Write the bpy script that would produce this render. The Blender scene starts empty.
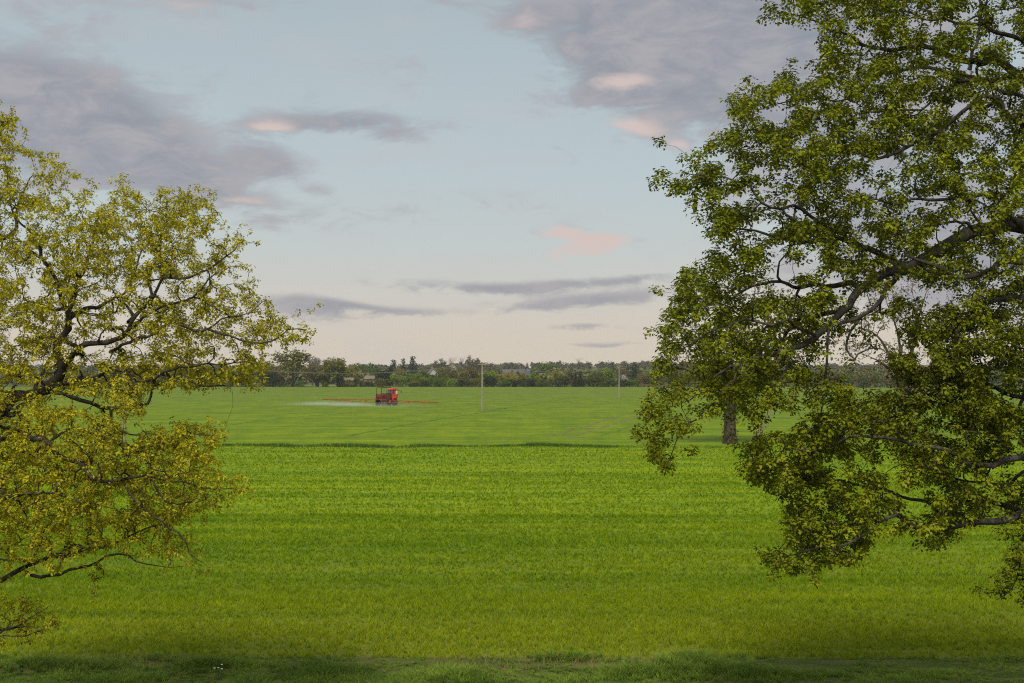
import bpy, math, random
import numpy as np
from mathutils import Vector

# ------------------------------------------------------------------ basics
W, H = 1024, 683
F = 1422.0            # focal length in pixels of the 1024 px frame (50 mm)
HORIZON = 370.0       # picture row of the true horizon
CAM_H = 6.6
PITCH = math.atan((HORIZON - H / 2) / F)
rng = np.random.default_rng(11)
random.seed(11)
scene = bpy.context.scene
col = scene.collection

def ray(px, py):
    x, y = (px - W / 2) / F, -(py - H / 2) / F
    c, s = math.cos(PITCH), math.sin(PITCH)
    return np.array([x, c - y * s, s + y * c])

def at(px, py, d):
    """world point on the line of sight at depth d (metres along +Y)"""
    r = ray(px, py)
    r = r / r[1] * d
    return np.array([r[0], d, CAM_H + r[2]])

def on_ground(px, py, z=0.0):
    r = ray(px, py)
    t = (z - CAM_H) / r[2]
    return np.array([r[0] * t, r[1] * t, z])

def srgb(r, g, b):
    f = lambda v: (v / 255 / 12.92) if v / 255 <= 0.04045 else ((v / 255 + 0.055) / 1.055) ** 2.4
    return (f(r), f(g), f(b), 1.0)

# ------------------------------------------------------------------ node helper
class S:
    """a socket with arithmetic"""
    def __init__(self, nt, s): self.nt, self.s = nt, s
    def _m(self, op, *o, clamp=False):
        n = self.nt.nodes.new('ShaderNodeMath'); n.operation = op; n.use_clamp = clamp
        for i, v in enumerate((self,) + o):
            if isinstance(v, S): self.nt.links.new(v.s, n.inputs[i])
            else: n.inputs[i].default_value = v
        return S(self.nt, n.outputs[0])
    def __add__(a, b): return a._m('ADD', b)
    def __radd__(a, b): return a._m('ADD', b)
    def __sub__(a, b): return a._m('SUBTRACT', b)
    def __mul__(a, b): return a._m('MULTIPLY', b)
    def __rmul__(a, b): return a._m('MULTIPLY', b)
    def __truediv__(a, b): return a._m('DIVIDE', b)
    def smooth(a, lo, hi):
        n = a.nt.nodes.new('ShaderNodeMapRange'); n.interpolation_type = 'SMOOTHSTEP'
        a.nt.links.new(a.s, n.inputs[0]); n.inputs[1].default_value = lo; n.inputs[2].default_value = hi
        return S(a.nt, n.outputs[0])

def setin(nt, sock, v):
    if isinstance(v, S): nt.links.new(v.s, sock)
    elif isinstance(v, bpy.types.NodeSocket): nt.links.new(v, sock)
    else: sock.default_value = v

def mixc(nt, fac, a, b, mode='MIX'):
    n = nt.nodes.new('ShaderNodeMix'); n.data_type = 'RGBA'; n.blend_type = mode
    setin(nt, n.inputs[0], fac); setin(nt, n.inputs[6], a); setin(nt, n.inputs[7], b)
    return n.outputs[2]

def noise(nt, vec, scale, detail=4.0, rough=0.55, dist=0.0):
    n = nt.nodes.new('ShaderNodeTexNoise')
    if vec is not None: nt.links.new(vec, n.inputs['Vector'])
    n.inputs['Scale'].default_value = scale; n.inputs['Detail'].default_value = detail
    n.inputs['Roughness'].default_value = rough; n.inputs['Distortion'].default_value = dist
    return S(nt, n.outputs['Fac'])

def mapping(nt, vec, scale, loc=(0, 0, 0)):
    n = nt.nodes.new('ShaderNodeMapping'); nt.links.new(vec, n.inputs[0])
    n.inputs['Scale'].default_value = scale; n.inputs['Location'].default_value = loc
    return n.outputs[0]

def new_mat(name):
    m = bpy.data.materials.new(name); m.use_nodes = True
    nt = m.node_tree; nt.nodes.clear()
    out = nt.nodes.new('ShaderNodeOutputMaterial')
    return m, nt, out

def simple_mat(name, color, rough=0.6, metal=0.0, var=0.15, scale=6.0, bump=0.0, spec=0.4):
    m, nt, out = new_mat(name)
    p = nt.nodes.new('ShaderNodeBsdfPrincipled')
    tc = nt.nodes.new('ShaderNodeTexCoord').outputs['Object']
    n = noise(nt, tc, scale, 5)
    c = mixc(nt, n.smooth(0.3, 0.7), tuple(v * (1 - var) for v in color[:3]) + (1,), tuple(min(1, v * (1 + var)) for v in color[:3]) + (1,))
    nt.links.new(c, p.inputs['Base Color'])
    p.inputs['Roughness'].default_value = rough; p.inputs['Metallic'].default_value = metal
    p.inputs['Specular IOR Level'].default_value = spec
    if bump:
        b = nt.nodes.new('ShaderNodeBump'); b.inputs['Strength'].default_value = bump; b.inputs['Distance'].default_value = 0.02
        nt.links.new(n.s, b.inputs['Height']); nt.links.new(b.outputs[0], p.inputs['Normal'])
    nt.links.new(p.outputs[0], out.inputs[0])
    return m

def leaf_mat(name, dark, light, trans=0.35, obj_color=False, patch=0.6):
    """leaves: diffuse and translucent, each leaf with its own tint; clumps vary a little in hue"""
    m, nt, out = new_mat(name)
    a = nt.nodes.new('ShaderNodeAttribute'); a.attribute_name = 'tint'
    t = S(nt, a.outputs['Fac'])
    geo = nt.nodes.new('ShaderNodeNewGeometry')
    n = noise(nt, geo.outputs['Position'], patch, 2)
    f = (t * 0.75 + n.smooth(0.35, 0.65) * 0.25)
    c = mixc(nt, f, dark, light)
    if obj_color:
        oi = nt.nodes.new('ShaderNodeObjectInfo')
        c = mixc(nt, 1.0, c, oi.outputs['Color'], 'MULTIPLY')
    d = nt.nodes.new('ShaderNodeBsdfPrincipled'); nt.links.new(c, d.inputs['Base Color'])
    d.inputs['Roughness'].default_value = 0.6; d.inputs['Specular IOR Level'].default_value = 0.12
    tr = nt.nodes.new('ShaderNodeBsdfTranslucent'); nt.links.new(c, tr.inputs['Color'])
    mx = nt.nodes.new('ShaderNodeMixShader'); mx.inputs[0].default_value = trans
    nt.links.new(d.outputs[0], mx.inputs[1]); nt.links.new(tr.outputs[0], mx.inputs[2])
    nt.links.new(mx.outputs[0], out.inputs[0])
    return m

# ------------------------------------------------------------------ object helpers
def mesh_np(name, verts, faces, mat, tint=None, parent=None, smooth=False):
    """faces: (n, k) array, one k for all faces"""
    me = bpy.data.meshes.new(name)
    verts = np.asarray(verts, dtype=np.float32); faces = np.asarray(faces, dtype=np.int32)
    n, k = faces.shape
    me.vertices.add(len(verts)); me.vertices.foreach_set('co', verts.ravel())
    me.loops.add(n * k); me.loops.foreach_set('vertex_index', faces.ravel())
    me.polygons.add(n); me.polygons.foreach_set('loop_start', np.arange(0, n * k, k, dtype=np.int32))
    me.polygons.foreach_set('loop_total', np.full(n, k, dtype=np.int32))
    if smooth: me.polygons.foreach_set('use_smooth', np.ones(n, dtype=bool))
    if tint is not None:
        at_ = me.attributes.new('tint', 'FLOAT', 'FACE'); at_.data.foreach_set('value', np.asarray(tint, dtype=np.float32))
    me.update(calc_edges=True)
    me.materials.append(mat)
    o = bpy.data.objects.new(name, me); col.objects.link(o)
    if parent is not None: o.parent = parent
    return o

def mesh_py(name, verts, faces, mat, parent=None, smooth=False):
    me = bpy.data.meshes.new(name)
    me.from_pydata([tuple(map(float, v)) for v in verts], [], faces); me.update()
    me.materials.append(mat)
    if smooth:
        for p in me.polygons: p.use_smooth = True
    o = bpy.data.objects.new(name, me); col.objects.link(o)
    if parent is not None: o.parent = parent
    return o

def empty(name, loc, rz=0.0):
    o = bpy.data.objects.new(name, None); col.objects.link(o)
    o.location = tuple(map(float, loc)); o.rotation_euler = (0, 0, rz); o.empty_display_size = 0.3
    return o

def tag(o, label=None, cat=None, group=None, kind=None):
    if label: o['label'] = label
    if cat: o['category'] = cat
    if group: o['group'] = group
    if kind: o['kind'] = kind
    return o

class MB:
    """collects solid pieces of ONE part"""
    def __init__(self): self.v, self.f = [], []
    def box(self, c, s, taper=1.0, bev=0.0):
        b = len(self.v); cx, cy, cz = c; sx, sy, sz = s[0] / 2, s[1] / 2, s[2] / 2
        if bev <= 0:
            for z, t in ((-sz, 1.0), (sz, taper)):
                for x, y in ((-1, -1), (1, -1), (1, 1), (-1, 1)):
                    self.v.append((cx + x * sx * t, cy + y * sy * t, cz + z))
            q = [(3, 2, 1, 0), (4, 5, 6, 7), (0, 1, 5, 4), (1, 2, 6, 5), (2, 3, 7, 6), (3, 0, 4, 7)]
            self.f += [tuple(b + i for i in k) for k in q]
        else:
            ring = []
            for z, t, ins in ((-sz, 1, bev), (-sz + bev, 1, 0), (sz - bev, taper, 0), (sz, taper, bev)):
                r = []
                X, Y = sx * t - ins, sy * t - ins; k = min(bev, X * .5, Y * .5)
                for x, y in ((-X + k, -Y), (X - k, -Y), (X, -Y + k), (X, Y - k), (X - k, Y), (-X + k, Y), (-X, Y - k), (-X, -Y + k)):
                    r.append(len(self.v)); self.v.append((cx + x, cy + y, cz + z))
                ring.append(r)
            self.f.append(tuple(reversed(ring[0]))); self.f.append(tuple(ring[-1]))
            for a, c2 in zip(ring, ring[1:]):
                for i in range(8): self.f.append((a[i], a[(i + 1) % 8], c2[(i + 1) % 8], c2[i]))
        return self
    def tube(self, pts, rad, n=8, cap=True):
        pts = [Vector(p) for p in pts]
        rad = rad if hasattr(rad, '__len__') else [rad] * len(pts)
        rings = []; up = None
        for i, p in enumerate(pts):
            d = (pts[min(i + 1, len(pts) - 1)] - pts[max(i - 1, 0)]).normalized()
            if up is None: up = Vector((0, 0, 1)) if abs(d.z) < 0.9 else Vector((1, 0, 0))
            x = d.cross(up).normalized(); y = x.cross(d).normalized(); up = y
            r = []
            for k in range(n):
                a = 2 * math.pi * k / n
                r.append(len(self.v)); self.v.append(tuple(p + (x * math.cos(a) + y * math.sin(a)) * rad[i]))
            rings.append(r)
        for a, b in zip(rings, rings[1:]):
            for k in range(n): self.f.append((a[k], a[(k + 1) % n], b[(k + 1) % n], b[k]))
        if cap: self.f.append(tuple(reversed(rings[0]))); self.f.append(tuple(rings[-1]))
        return self
    def lathe(self, c, axis, prof, n=20):
        """prof: (radius, offset along axis)"""
        ax = Vector(axis).normalized(); u = ax.orthogonal().normalized(); w = ax.cross(u); c = Vector(c)
        rings = []
        for r, o in prof:
            q = []
            for k in range(n):
                a = 2 * math.pi * k / n
                q.append(len(self.v)); self.v.append(tuple(c + ax * o + (u * math.cos(a) + w * math.sin(a)) * r))
            rings.append(q)
        for a, b in zip(rings, rings[1:]):
            for k in range(n): self.f.append((a[k], a[(k + 1) % n], b[(k + 1) % n], b[k]))
        self.f.append(tuple(reversed(rings[0]))); self.f.append(tuple(rings[-1]))
        return self
    def poly(self, pts, th, axis=1):
        """extruded outline: pts in the plane normal to axis (x,z for axis 1), from -th/2 to th/2"""
        b = len(self.v); n = len(pts)
        for s in (-th / 2, th / 2):
            for p in pts:
                v = [0, 0, 0]; o = [i for i in range(3) if i != axis]
                v[o[0]], v[o[1]], v[axis] = p[0], p[1], s; self.v.append(tuple(v))
        self.f.append(tuple(range(b, b + n))); self.f.append(tuple(reversed(range(b + n, b + 2 * n))))
        for i in range(n):
            j = (i + 1) % n
            self.f.append((b + i, b + n + i, b + n + j, b + j))
        return self
    def shift(self, d):
        self.v = [(v[0] + d[0], v[1] + d[1], v[2] + d[2]) for v in self.v]; return self
    def build(self, name, mat, parent=None, smooth=False):
        o = mesh_py(name, self.v, self.f, mat, parent, smooth)
        import bmesh
        bm = bmesh.new(); bm.from_mesh(o.data); bmesh.ops.recalc_face_normals(bm, faces=bm.faces); bm.to_mesh(o.data); bm.free()
        return o

# ------------------------------------------------------------------ render settings, camera, light
scene.render.engine = 'CYCLES'
scene.render.resolution_x, scene.render.resolution_y = W, H
cy = scene.cycles
cy.use_denoising = False
try: cy.denoiser = 'OPENIMAGEDENOISE'
except Exception: pass
cy.filter_width = 1.1
cy.max_bounces = 5; cy.diffuse_bounces = 2; cy.glossy_bounces = 2; cy.transmission_bounces = 3
cy.transparent_max_bounces = 8; cy.volume_bounces = 1
cy.caustics_reflective = cy.caustics_refractive = False
scene.view_settings.view_transform = 'Standard'; scene.view_settings.look = 'None'
scene.view_settings.exposure = 0.0; scene.view_settings.gamma = 1.0; scene.view_settings.use_curve_mapping = False

cam = bpy.data.cameras.new('camera'); cam.sensor_width = 36; cam.lens = F / W * 36
cam.clip_start = 0.1; cam.clip_end = 20000
camo = bpy.data.objects.new('camera', cam); col.objects.link(camo)
camo.location = (0, 0, CAM_H); camo.rotation_euler = (math.pi / 2 + PITCH, 0, 0)
scene.camera = camo

SUN_EL, SUN_AZ = math.radians(46), math.radians(190)      # azimuth clockwise from +Y
sun = bpy.data.lights.new('sun', 'SUN'); sun.energy = 3.5; sun.angle = math.radians(11); sun.color = (1.0, 0.93, 0.82)
suno = bpy.data.objects.new('sun', sun); col.objects.link(suno)
sd = Vector((math.sin(SUN_AZ) * math.cos(SUN_EL), math.cos(SUN_AZ) * math.cos(SUN_EL), math.sin(SUN_EL)))
suno.rotation_euler = sd.to_track_quat('Z', 'Y').to_euler(); suno.location = sd * 60

# ------------------------------------------------------------------ sky with clouds
def build_world():
    w = bpy.data.worlds.new('World'); scene.world = w; w.use_nodes = True
    w.cycles.sampling_method = 'MANUAL'; w.cycles.sample_map_resolution = 512
    nt = w.node_tree; nt.nodes.clear()
    out = nt.nodes.new('ShaderNodeOutputWorld'); bg = nt.nodes.new('ShaderNodeBackground')
    bg.inputs['Strength'].default_value = 0.1
    nt.links.new(bg.outputs[0], out.inputs[0])
    sky = nt.nodes.new('ShaderNodeTexSky'); sky.sky_type = 'NISHITA'; sky.sun_disc = False
    sky.sun_elevation = SUN_EL; sky.sun_rotation = SUN_AZ; sky.air_density = 1.0; sky.dust_density = 2.0
    tc = nt.nodes.new('ShaderNodeTexCoord')
    sx = nt.nodes.new('ShaderNodeSeparateXYZ'); nt.links.new(tc.outputs['Generated'], sx.inputs[0])
    x, y, z = (S(nt, sx.outputs[i]) for i in range(3))
    az = x._m('ARCTAN2', y); el = z._m('ARCSINE')
    # clear-sky colours from the horizon up
    ramp = nt.nodes.new('ShaderNodeValToRGB')
    nt.links.new((el / 1.5708)._m('MAXIMUM', 0.0).s, ramp.inputs[0])
    def elev(py): r = ray(512, py); return math.asin(r[2] / np.linalg.norm(r))
    stops = [(370, (215, 201, 183)), (335, (213, 202, 187)), (300, (206, 202, 194)), (250, (196, 203, 202)), (180, (187, 200, 204)), (90, (180, 194, 200)), (0, (172, 186, 193))]
    cr = ramp.color_ramp
    while len(cr.elements) < len(stops) + 2: cr.elements.new(0.5)
    for e, (py, c) in zip(cr.elements, stops):
        e.position = max(0, elev(py) / 1.5708); e.color = srgb(*c)
    cr.elements[-2].position = 0.35; cr.elements[-2].color = srgb(178, 184, 190)
    cr.elements[-1].position = 1.0; cr.elements[-1].color = srgb(172, 178, 186)
    base = mixc(nt, 1.0, ramp.outputs[0], (10, 10, 10, 1), 'MULTIPLY')
    base = mixc(nt, 0.03, base, sky.outputs[0])
    # cloud noise in direction space, flattened towards the horizon
    cb = nt.nodes.new('ShaderNodeCombineXYZ')
    nt.links.new((az * 9.0).s, cb.inputs[0]); nt.links.new((el * 26.0).s, cb.inputs[1])
    n1 = noise(nt, cb.outputs[0], 1.0, 9, 0.58, 0.35)
    cb2 = nt.nodes.new('ShaderNodeCombineXYZ')
    nt.links.new((az * 24.0 + 7.3).s, cb2.inputs[0]); nt.links.new((el * 60.0 + 2.1).s, cb2.inputs[1])
    n2 = noise(nt, cb2.outputs[0], 1.0, 9, 0.66, 0.6)
    wob = n1 - 0.5; wob2 = n2 - 0.5
    azw = az + wob2 * 0.018; elw = el + wob * 0.022 + wob2 * 0.006
    def cen(px, py):
        r = ray(px, py); r = r / np.linalg.norm(r); return math.atan2(r[0], r[1]), math.asin(r[2])
    def field(blobs):
        tot = None
        for px, py, hw, hh, tilt, amt in blobs:
            a0, e0 = cen(px, py); sa, se = hw / F, hh / F
            dx = azw - a0; dy = elw - e0
            t = math.radians(tilt); c, s = math.cos(t), math.sin(t)      # tilt > 0: falls to the right in the picture
            u = (dx * c - dy * s) / sa; v = (dx * s + dy * c) / se
            q = u * u + v * v
            m = (q * -1.0)._m('EXPONENT') * amt
            tot = m if tot is None else tot + m
        return tot
    grey = field([(20, 105, 130, 58, 8, 1.25), (120, 138, 115, 40, 22, 1.2), (60, 165, 150, 22, 0, .6), (355, 124, 82, 14, 0, 1.05), (272, 158, 38, 18, 10, .8), (60, 8, 60, 16, 0, .3),
                  (700, 55, 130, 52, 10, 1.3), (770, 30, 140, 80, 0, 1.0), (610, 30, 75, 42, -8, .65), (620, 99, 55, 9, 0, .8), (530, 12, 60, 18, 0, .35), (450, 0, 60, 10, 0, .4), (250, 0, 120, 10, 0, .35),
                  (600, 283, 120, 6, -2, 1.0), (590, 301, 100, 8, -3, 1.2), (310, 304, 52, 10, 6, 1.1), (390, 311, 80, 6, 3, .9), (480, 289, 80, 5, 0, .7), (585, 327, 34, 4, 0, .9), (610, 345, 44, 3, 0, .8), (420, 282, 90, 5, 0, .5), (330, 215, 150, 14, 0, .3), (480, 70, 160, 30, 0, .22), (250, 90, 140, 30, 10, .25), (500, 200, 160, 16, 0, .2),
                  (980, 265, 140, 60, 0, 1.2), (900, 130, 160, 120, 0, 1.1), (560, 150, 16, 5, 20, .4), (575, 166, 10, 8, 20, .4), (320, 188, 22, 6, 0, .35), (400, 270, 60, 6, 0, .25)])
    pink = field([(275, 128, 30, 10, 0, .8), (250, 199, 50, 7, 4, .45), (110, 186, 120, 10, 0, .4), (625, 82, 40, 13, 0, 1.0), (628, 126, 38, 11, 4, .85), (680, 145, 16, 9, 20, .75),
                  (582, 252, 36, 13, -5, 1.5), (565, 233, 24, 9, 8, 1.2), (612, 240, 24, 7, 0, .9), (700, 40, 40, 18, -20, .45), (660, 285, 30, 10, 0, .5), (530, 20, 22, 18, 0, .5), (700, 110, 60, 12, 0, .35), (180, 4, 60, 10, 0, .5), (1000, 230, 60, 20, 0, .4), (410, 62, 20, 9, 0, .35)])
    # thin veil everywhere, then the clouds: soft cores, edges broken up by the noise
    veil = n1.smooth(.42, .72) * .28
    base = mixc(nt, veil, base, tuple(v * 10 for v in srgb(196, 192, 194)[:3]) + (1,))
    rag = wob * 2.8 + wob2 * 2.4
    tot = grey + pink * .8
    dg = (tot * 1.15 + rag - .26).smooth(-.04, 1.05) * (tot.smooth(0.02, .30))
    pk = (pink * 1.25 - grey * .25 + wob2 * .9).smooth(.15, .95)
    tex = (n2 * .6 + n1 * .4).smooth(0.36, 0.64)
    gcol = mixc(nt, tex, tuple(v * 10 for v in srgb(139, 143, 155)[:3]) + (1,), tuple(v * 10 for v in srgb(171, 167, 172)[:3]) + (1,))
    pcol = tuple(v * 10 for v in srgb(215, 194, 188)[:3]) + (1,)
    c = mixc(nt, dg * 0.85, base, mixc(nt, pk, gcol, pcol))
    nt.links.new(c, bg.inputs['Color'])
build_world()

def vnoise(x, y, seed):
    r = np.random.default_rng(seed); G = r.random((64, 64))
    xi, yi = np.floor(x).astype(int), np.floor(y).astype(int); fx, fy = x - xi, y - yi
    fx, fy = fx * fx * (3 - 2 * fx), fy * fy * (3 - 2 * fy)
    g = lambda a, b: G[a % 64, b % 64]
    return (g(xi, yi) * (1 - fx) + g(xi + 1, yi) * fx) * (1 - fy) + (g(xi, yi + 1) * (1 - fx) + g(xi + 1, yi + 1) * fx) * fy

# ------------------------------------------------------------------ ground
def hill(x, y):
    t = np.clip((y - 575) / 1100, 0, 1)
    z = 8.5 * t * t * (3 - 2 * t)
    z = z * (0.85 + 0.25 * np.sin(x * 0.0045 + 1.0) + 0.12 * np.sin(x * 0.011))
    return z

def ground_mats():
    m, nt, out = new_mat('rough_ground')
    p = nt.nodes.new('ShaderNodeBsdfPrincipled'); geo = nt.nodes.new('ShaderNodeNewGeometry').outputs['Position']
    n = noise(nt, geo, 0.9, 6); n2 = noise(nt, geo, 0.05, 3)
    c = mixc(nt, n.smooth(.35, .7), (0.035, 0.055, 0.012, 1), (0.10, 0.12, 0.03, 1))
    c = mixc(nt, n2.smooth(.4, .7) * 0.5, c, (0.12, 0.11, 0.04, 1))
    nt.links.new(c, p.inputs['Base Color']); p.inputs['Roughness'].default_value = .95; p.inputs['Specular IOR Level'].default_value = .1
    nt.links.new(p.outputs[0], out.inputs[0])
    return m

FIELD_NEAR = 32.6
def crop_colour(nt):
    """colour of the young cereal: long drifts along X of yellower and bluer green"""
    geo = nt.nodes.new('ShaderNodeNewGeometry').outputs['Position']
    v1 = mapping(nt, geo, (0.010, 0.26, 0.0))
    v2 = mapping(nt, geo, (0.035, 1.1, 0.0), (3, 9, 0))
    v3 = mapping(nt, geo, (0.35, 0.9, 0.0), (1, 4, 0))
    a = noise(nt, v1, 1.0, 4, .6, .4).smooth(.38, .62); b = noise(nt, v2, 1.0, 4, .6, .3).smooth(.38, .62); c3 = noise(nt, v3, 1.0, 5, .65).smooth(.3, .7)
    f = a * 0.26 + b * 0.40 + c3 * 0.34
    c = mixc(nt, f, CROP_DARK, CROP_LIGHT)
    sx = nt.nodes.new('ShaderNodeSeparateXYZ'); nt.links.new(geo, sx.inputs[0])
    yy = S(nt, sx.outputs[1])
    far = yy.smooth(100, 460) * .8
    c = mixc(nt, far, c, CROP_FAR)
    edge = yy.smooth(46, 33) * 0.4
    c = mixc(nt, edge, c, CROP_EDGE)
    return c, geo, yy, c3
CROP_DARK = (0.088, 0.188, 0.004, 1); CROP_LIGHT = (0.268, 0.338, 0.007, 1); CROP_FAR = (0.158, 0.222, 0.022, 1); CROP_EDGE = (0.29, 0.31, 0.013, 1)

def field_material():
    m, nt, out = new_mat('cereal_field')
    p = nt.nodes.new('ShaderNodeBsdfPrincipled')
    c, geo, yy, c3 = crop_colour(nt)
    fine = noise(nt, mapping(nt, geo, (0.9, 0.35, 0)), 1.0, 6, .7)
    fine2 = noise(nt, mapping(nt, geo, (3.0, 1.2, 0)), 1.0, 4, .7)
    c = mixc(nt, 1.0, c, mixc(nt, (fine * .5 + fine2 * .5).smooth(.3, .7), (0.66, 0.72, 0.75, 1), (1.12, 1.06, 1.0, 1)), 'MULTIPLY')
    mott = noise(nt, mapping(nt, geo, (0.22, 0.085, 0)), 1.0, 5, .65).smooth(.34, .66)
    c = mixc(nt, yy.smooth(122, 128), c, mixc(nt, 1.0, c, mixc(nt, mott, (.68, .75, .76, 1), (.99, .94, .85, 1)), 'MULTIPLY'))
    # bare soil between the blades close by, closed crop further off
    soil = mixc(nt, noise(nt, geo, 3.0, 4).smooth(.4, .65), (0.06, 0.10, 0.008, 1), (0.13, 0.115, 0.035, 1))
    c = mixc(nt, yy.smooth(75, 36) * 0.62, c, soil)
    nt.links.new(c, p.inputs['Base Color']); p.inputs['Roughness'].default_value = .9; p.inputs['Specular IOR Level'].default_value = .08
    nt.links.new(p.outputs[0], out.inputs[0])
    return m

def build_ground():
    ys = np.concatenate([np.linspace(-80, 560, 9), np.linspace(580, 1800, 32), np.array([2200, 3000, 4500, 7000])])
    xs = np.concatenate([np.linspace(-5000, -1200, 5), np.linspace(-1000, 1000, 41), np.linspace(1200, 5000, 5)])
    X, Y = np.meshgrid(xs, ys); Z = hill(X, Y) - 0.05
    v = np.stack([X, Y, Z], -1).reshape(-1, 3); nx = len(xs)
    f = [(j * nx + i, j * nx + i + 1, (j + 1) * nx + i + 1, (j + 1) * nx + i) for j in range(len(ys) - 1) for i in range(nx - 1)]
    tag(mesh_np('ground', v, f, ground_mats()), kind='structure')
    xs = np.linspace(-420, 420, 29); ys = np.array([FIELD_NEAR, 60, 123, 250, 400, 554])
    X, Y = np.meshgrid(xs, ys); v = np.stack([X, Y, np.zeros_like(X)], -1).reshape(-1, 3); nx = len(xs)
    f = [(j * nx + i, j * nx + i + 1, (j + 1) * nx + i + 1, (j + 1) * nx + i) for j in range(len(ys) - 1) for i in range(nx - 1)]
    tag(mesh_np('field', v, f, field_material()), kind='structure')
    # dry margin between crop and verge
    mm, nt, out = new_mat('dry_margin')
    p = nt.nodes.new('ShaderNodeBsdfPrincipled'); geo = nt.nodes.new('ShaderNodeNewGeometry').outputs['Position']
    n = noise(nt, mapping(nt, geo, (.5, 1.5, 1)), 1.6, 6)
    c = mixc(nt, n.smooth(.35, .65), (0.055, 0.09, 0.012, 1), (0.12, 0.12, 0.035, 1))
    nt.links.new(c, p.inputs['Base Color']); p.inputs['Roughness'].default_value = .95; p.inputs['Specular IOR Level'].default_value = .05
    nt.links.new(p.outputs[0], out.inputs[0])
    xs = np.linspace(-60, 60, 121); off = 0.25 * np.sin(xs * .9) + 0.2 * np.sin(xs * 2.3 + 1)
    v = [(x, 20 + o, -0.03) for x, o in zip(xs, off)] + [(x, FIELD_NEAR + .15 + 0.15 * math.sin(x * 1.7), 0.004) for x in xs]
    n = len(xs); f = [(i, i + 1, n + i + 1, n + i) for i in range(n - 1)]
    tag(mesh_np('verge', v, f, mm), kind='structure')
    # wheelings left by machines: pale or dark lines through the crop
    pale = simple_mat('worn_track', (0.15, 0.16, 0.05), .95, var=.25, scale=.4, spec=.05)
    dark = simple_mat('dark_track', (0.085, 0.15, 0.018), .95, var=.3, scale=.3, spec=.05)
    for pts, w, mt in [([(548, 438), (566, 432), (590, 425), (612, 418), (640, 411)], .55, pale), ([(566, 438), (590, 431), (620, 422), (652, 412.5)], .6, pale),
                       ([(200, 429), (240, 423.5), (283, 418), (340, 413.5), (365, 411)], .5, dark), ([(349, 436), (385, 429), (419, 422.5), (460, 416), (520, 406), (577, 397)], .6, dark),
                       ([(753, 441), (760, 430), (766, 422), (772, 409)], .8, pale), ([(484, 409.5), (497, 408.2), (512, 408.4)], 2.0, pale), ([(600, 436), (640, 424), (700, 405)], .3, dark), ([(872, 395), (880, 394.6), (890, 395)], 3.0, pale)]:
        P = np.array([on_ground(px, py, 0.006) for px, py in pts])
        t = np.linspace(0, 1, 24); tt = np.linspace(0, 1, len(P))
        Q = np.stack([np.interp(t, tt, P[:, k]) for k in range(3)], 1)
        d = np.gradient(Q, axis=0); d /= np.linalg.norm(d, axis=1)[:, None]; nrm = np.stack([-d[:, 1], d[:, 0], 0 * d[:, 0]], 1)
        Q = Q + nrm * (.12 * np.sin(np.arange(24) * 1.1) + rng.normal(0, .06, 24))[:, None]; wv = w * .5 * np.clip(.2 + 1.5 * vnoise(np.arange(24) * .55 + w * 9, np.zeros(24) + .5, 51), .15, 1.6)[:, None]
        v = np.concatenate([Q + nrm * wv, Q - nrm * wv]); f = [(i, i + 1, 24 + i + 1, 24 + i) for i in range(23)]
        tag(mesh_np('track', v, f, mt), kind='structure')
build_ground()

# ------------------------------------------------------------------ grass
def blades(name, P, h, w, lean, mat, segs=2, tint=None, droop=0.0, lean_dir=None):
    """P (n,3) roots; h, w, lean (n,): one blade per root"""
    n = len(P); a = rng.random(n) * 2 * math.pi if lean_dir is None else lean_dir
    ld = np.stack([np.cos(a), np.sin(a), np.zeros(n)], 1)
    b = rng.random(n) * math.pi
    side = np.stack([np.cos(b), np.sin(b) * .6, np.zeros(n)], 1)
    vs = []
    for k in range(segs + 1):
        t = k / segs
        c = P + ld * (lean * h * t ** 1.7)[:, None]; c[:, 2] += h * (t - droop * t ** 3)
        ww = (w * (1 - t ** 1.5) * .5)[:, None]
        if k < segs: vs += [c - side * ww, c + side * ww]
        else: vs += [c]
    m = 2 * segs + 1
    V = np.stack(vs, 1).reshape(-1, 3)
    base = (np.arange(n) * m)[:, None]
    tri = []
    for k in range(segs):
        i = 2 * k
        if k < segs - 1: tri += [[i, i + 1, i + 3], [i, i + 3, i + 2]]
        else: tri += [[i, i + 1, i + 2]]
    tri = np.array(tri)
    Fc = (base[:, None, :] + tri[None, :, :]).reshape(-1, 3)
    T = np.repeat(rng.random(n) if tint is None else tint, len(tri))
    return mesh_np(name, V, Fc, mat, T)

def crop_material():
    m, nt, out = new_mat('cereal_blades')
    c, geo, yy, c3 = crop_colour(nt)
    a = nt.nodes.new('ShaderNodeAttribute'); a.attribute_name = 'tint'
    t = S(nt, a.outputs['Fac'])
    c = mixc(nt, 1.0, c, mixc(nt, t, (0.50, 0.60, 0.7, 1), (1.5, 1.38, 1.0, 1)), 'MULTIPLY')
    c = mixc(nt, t.smooth(.965, .985) * .8, c, (0.33, 0.27, 0.11, 1))
    d = nt.nodes.new('ShaderNodeBsdfPrincipled'); nt.links.new(c, d.inputs['Base Color']); d.inputs['Roughness'].default_value = .6; d.inputs['Specular IOR Level'].default_value = .05
    tr = nt.nodes.new('ShaderNodeBsdfTranslucent'); nt.links.new(c, tr.inputs['Color'])
    mx = nt.nodes.new('ShaderNodeMixShader'); mx.inputs[0].default_value = .35
    nt.links.new(d.outputs[0], mx.inputs[1]); nt.links.new(tr.outputs[0], mx.inputs[2]); nt.links.new(mx.outputs[0], out.inputs[0])
    return m

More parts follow.
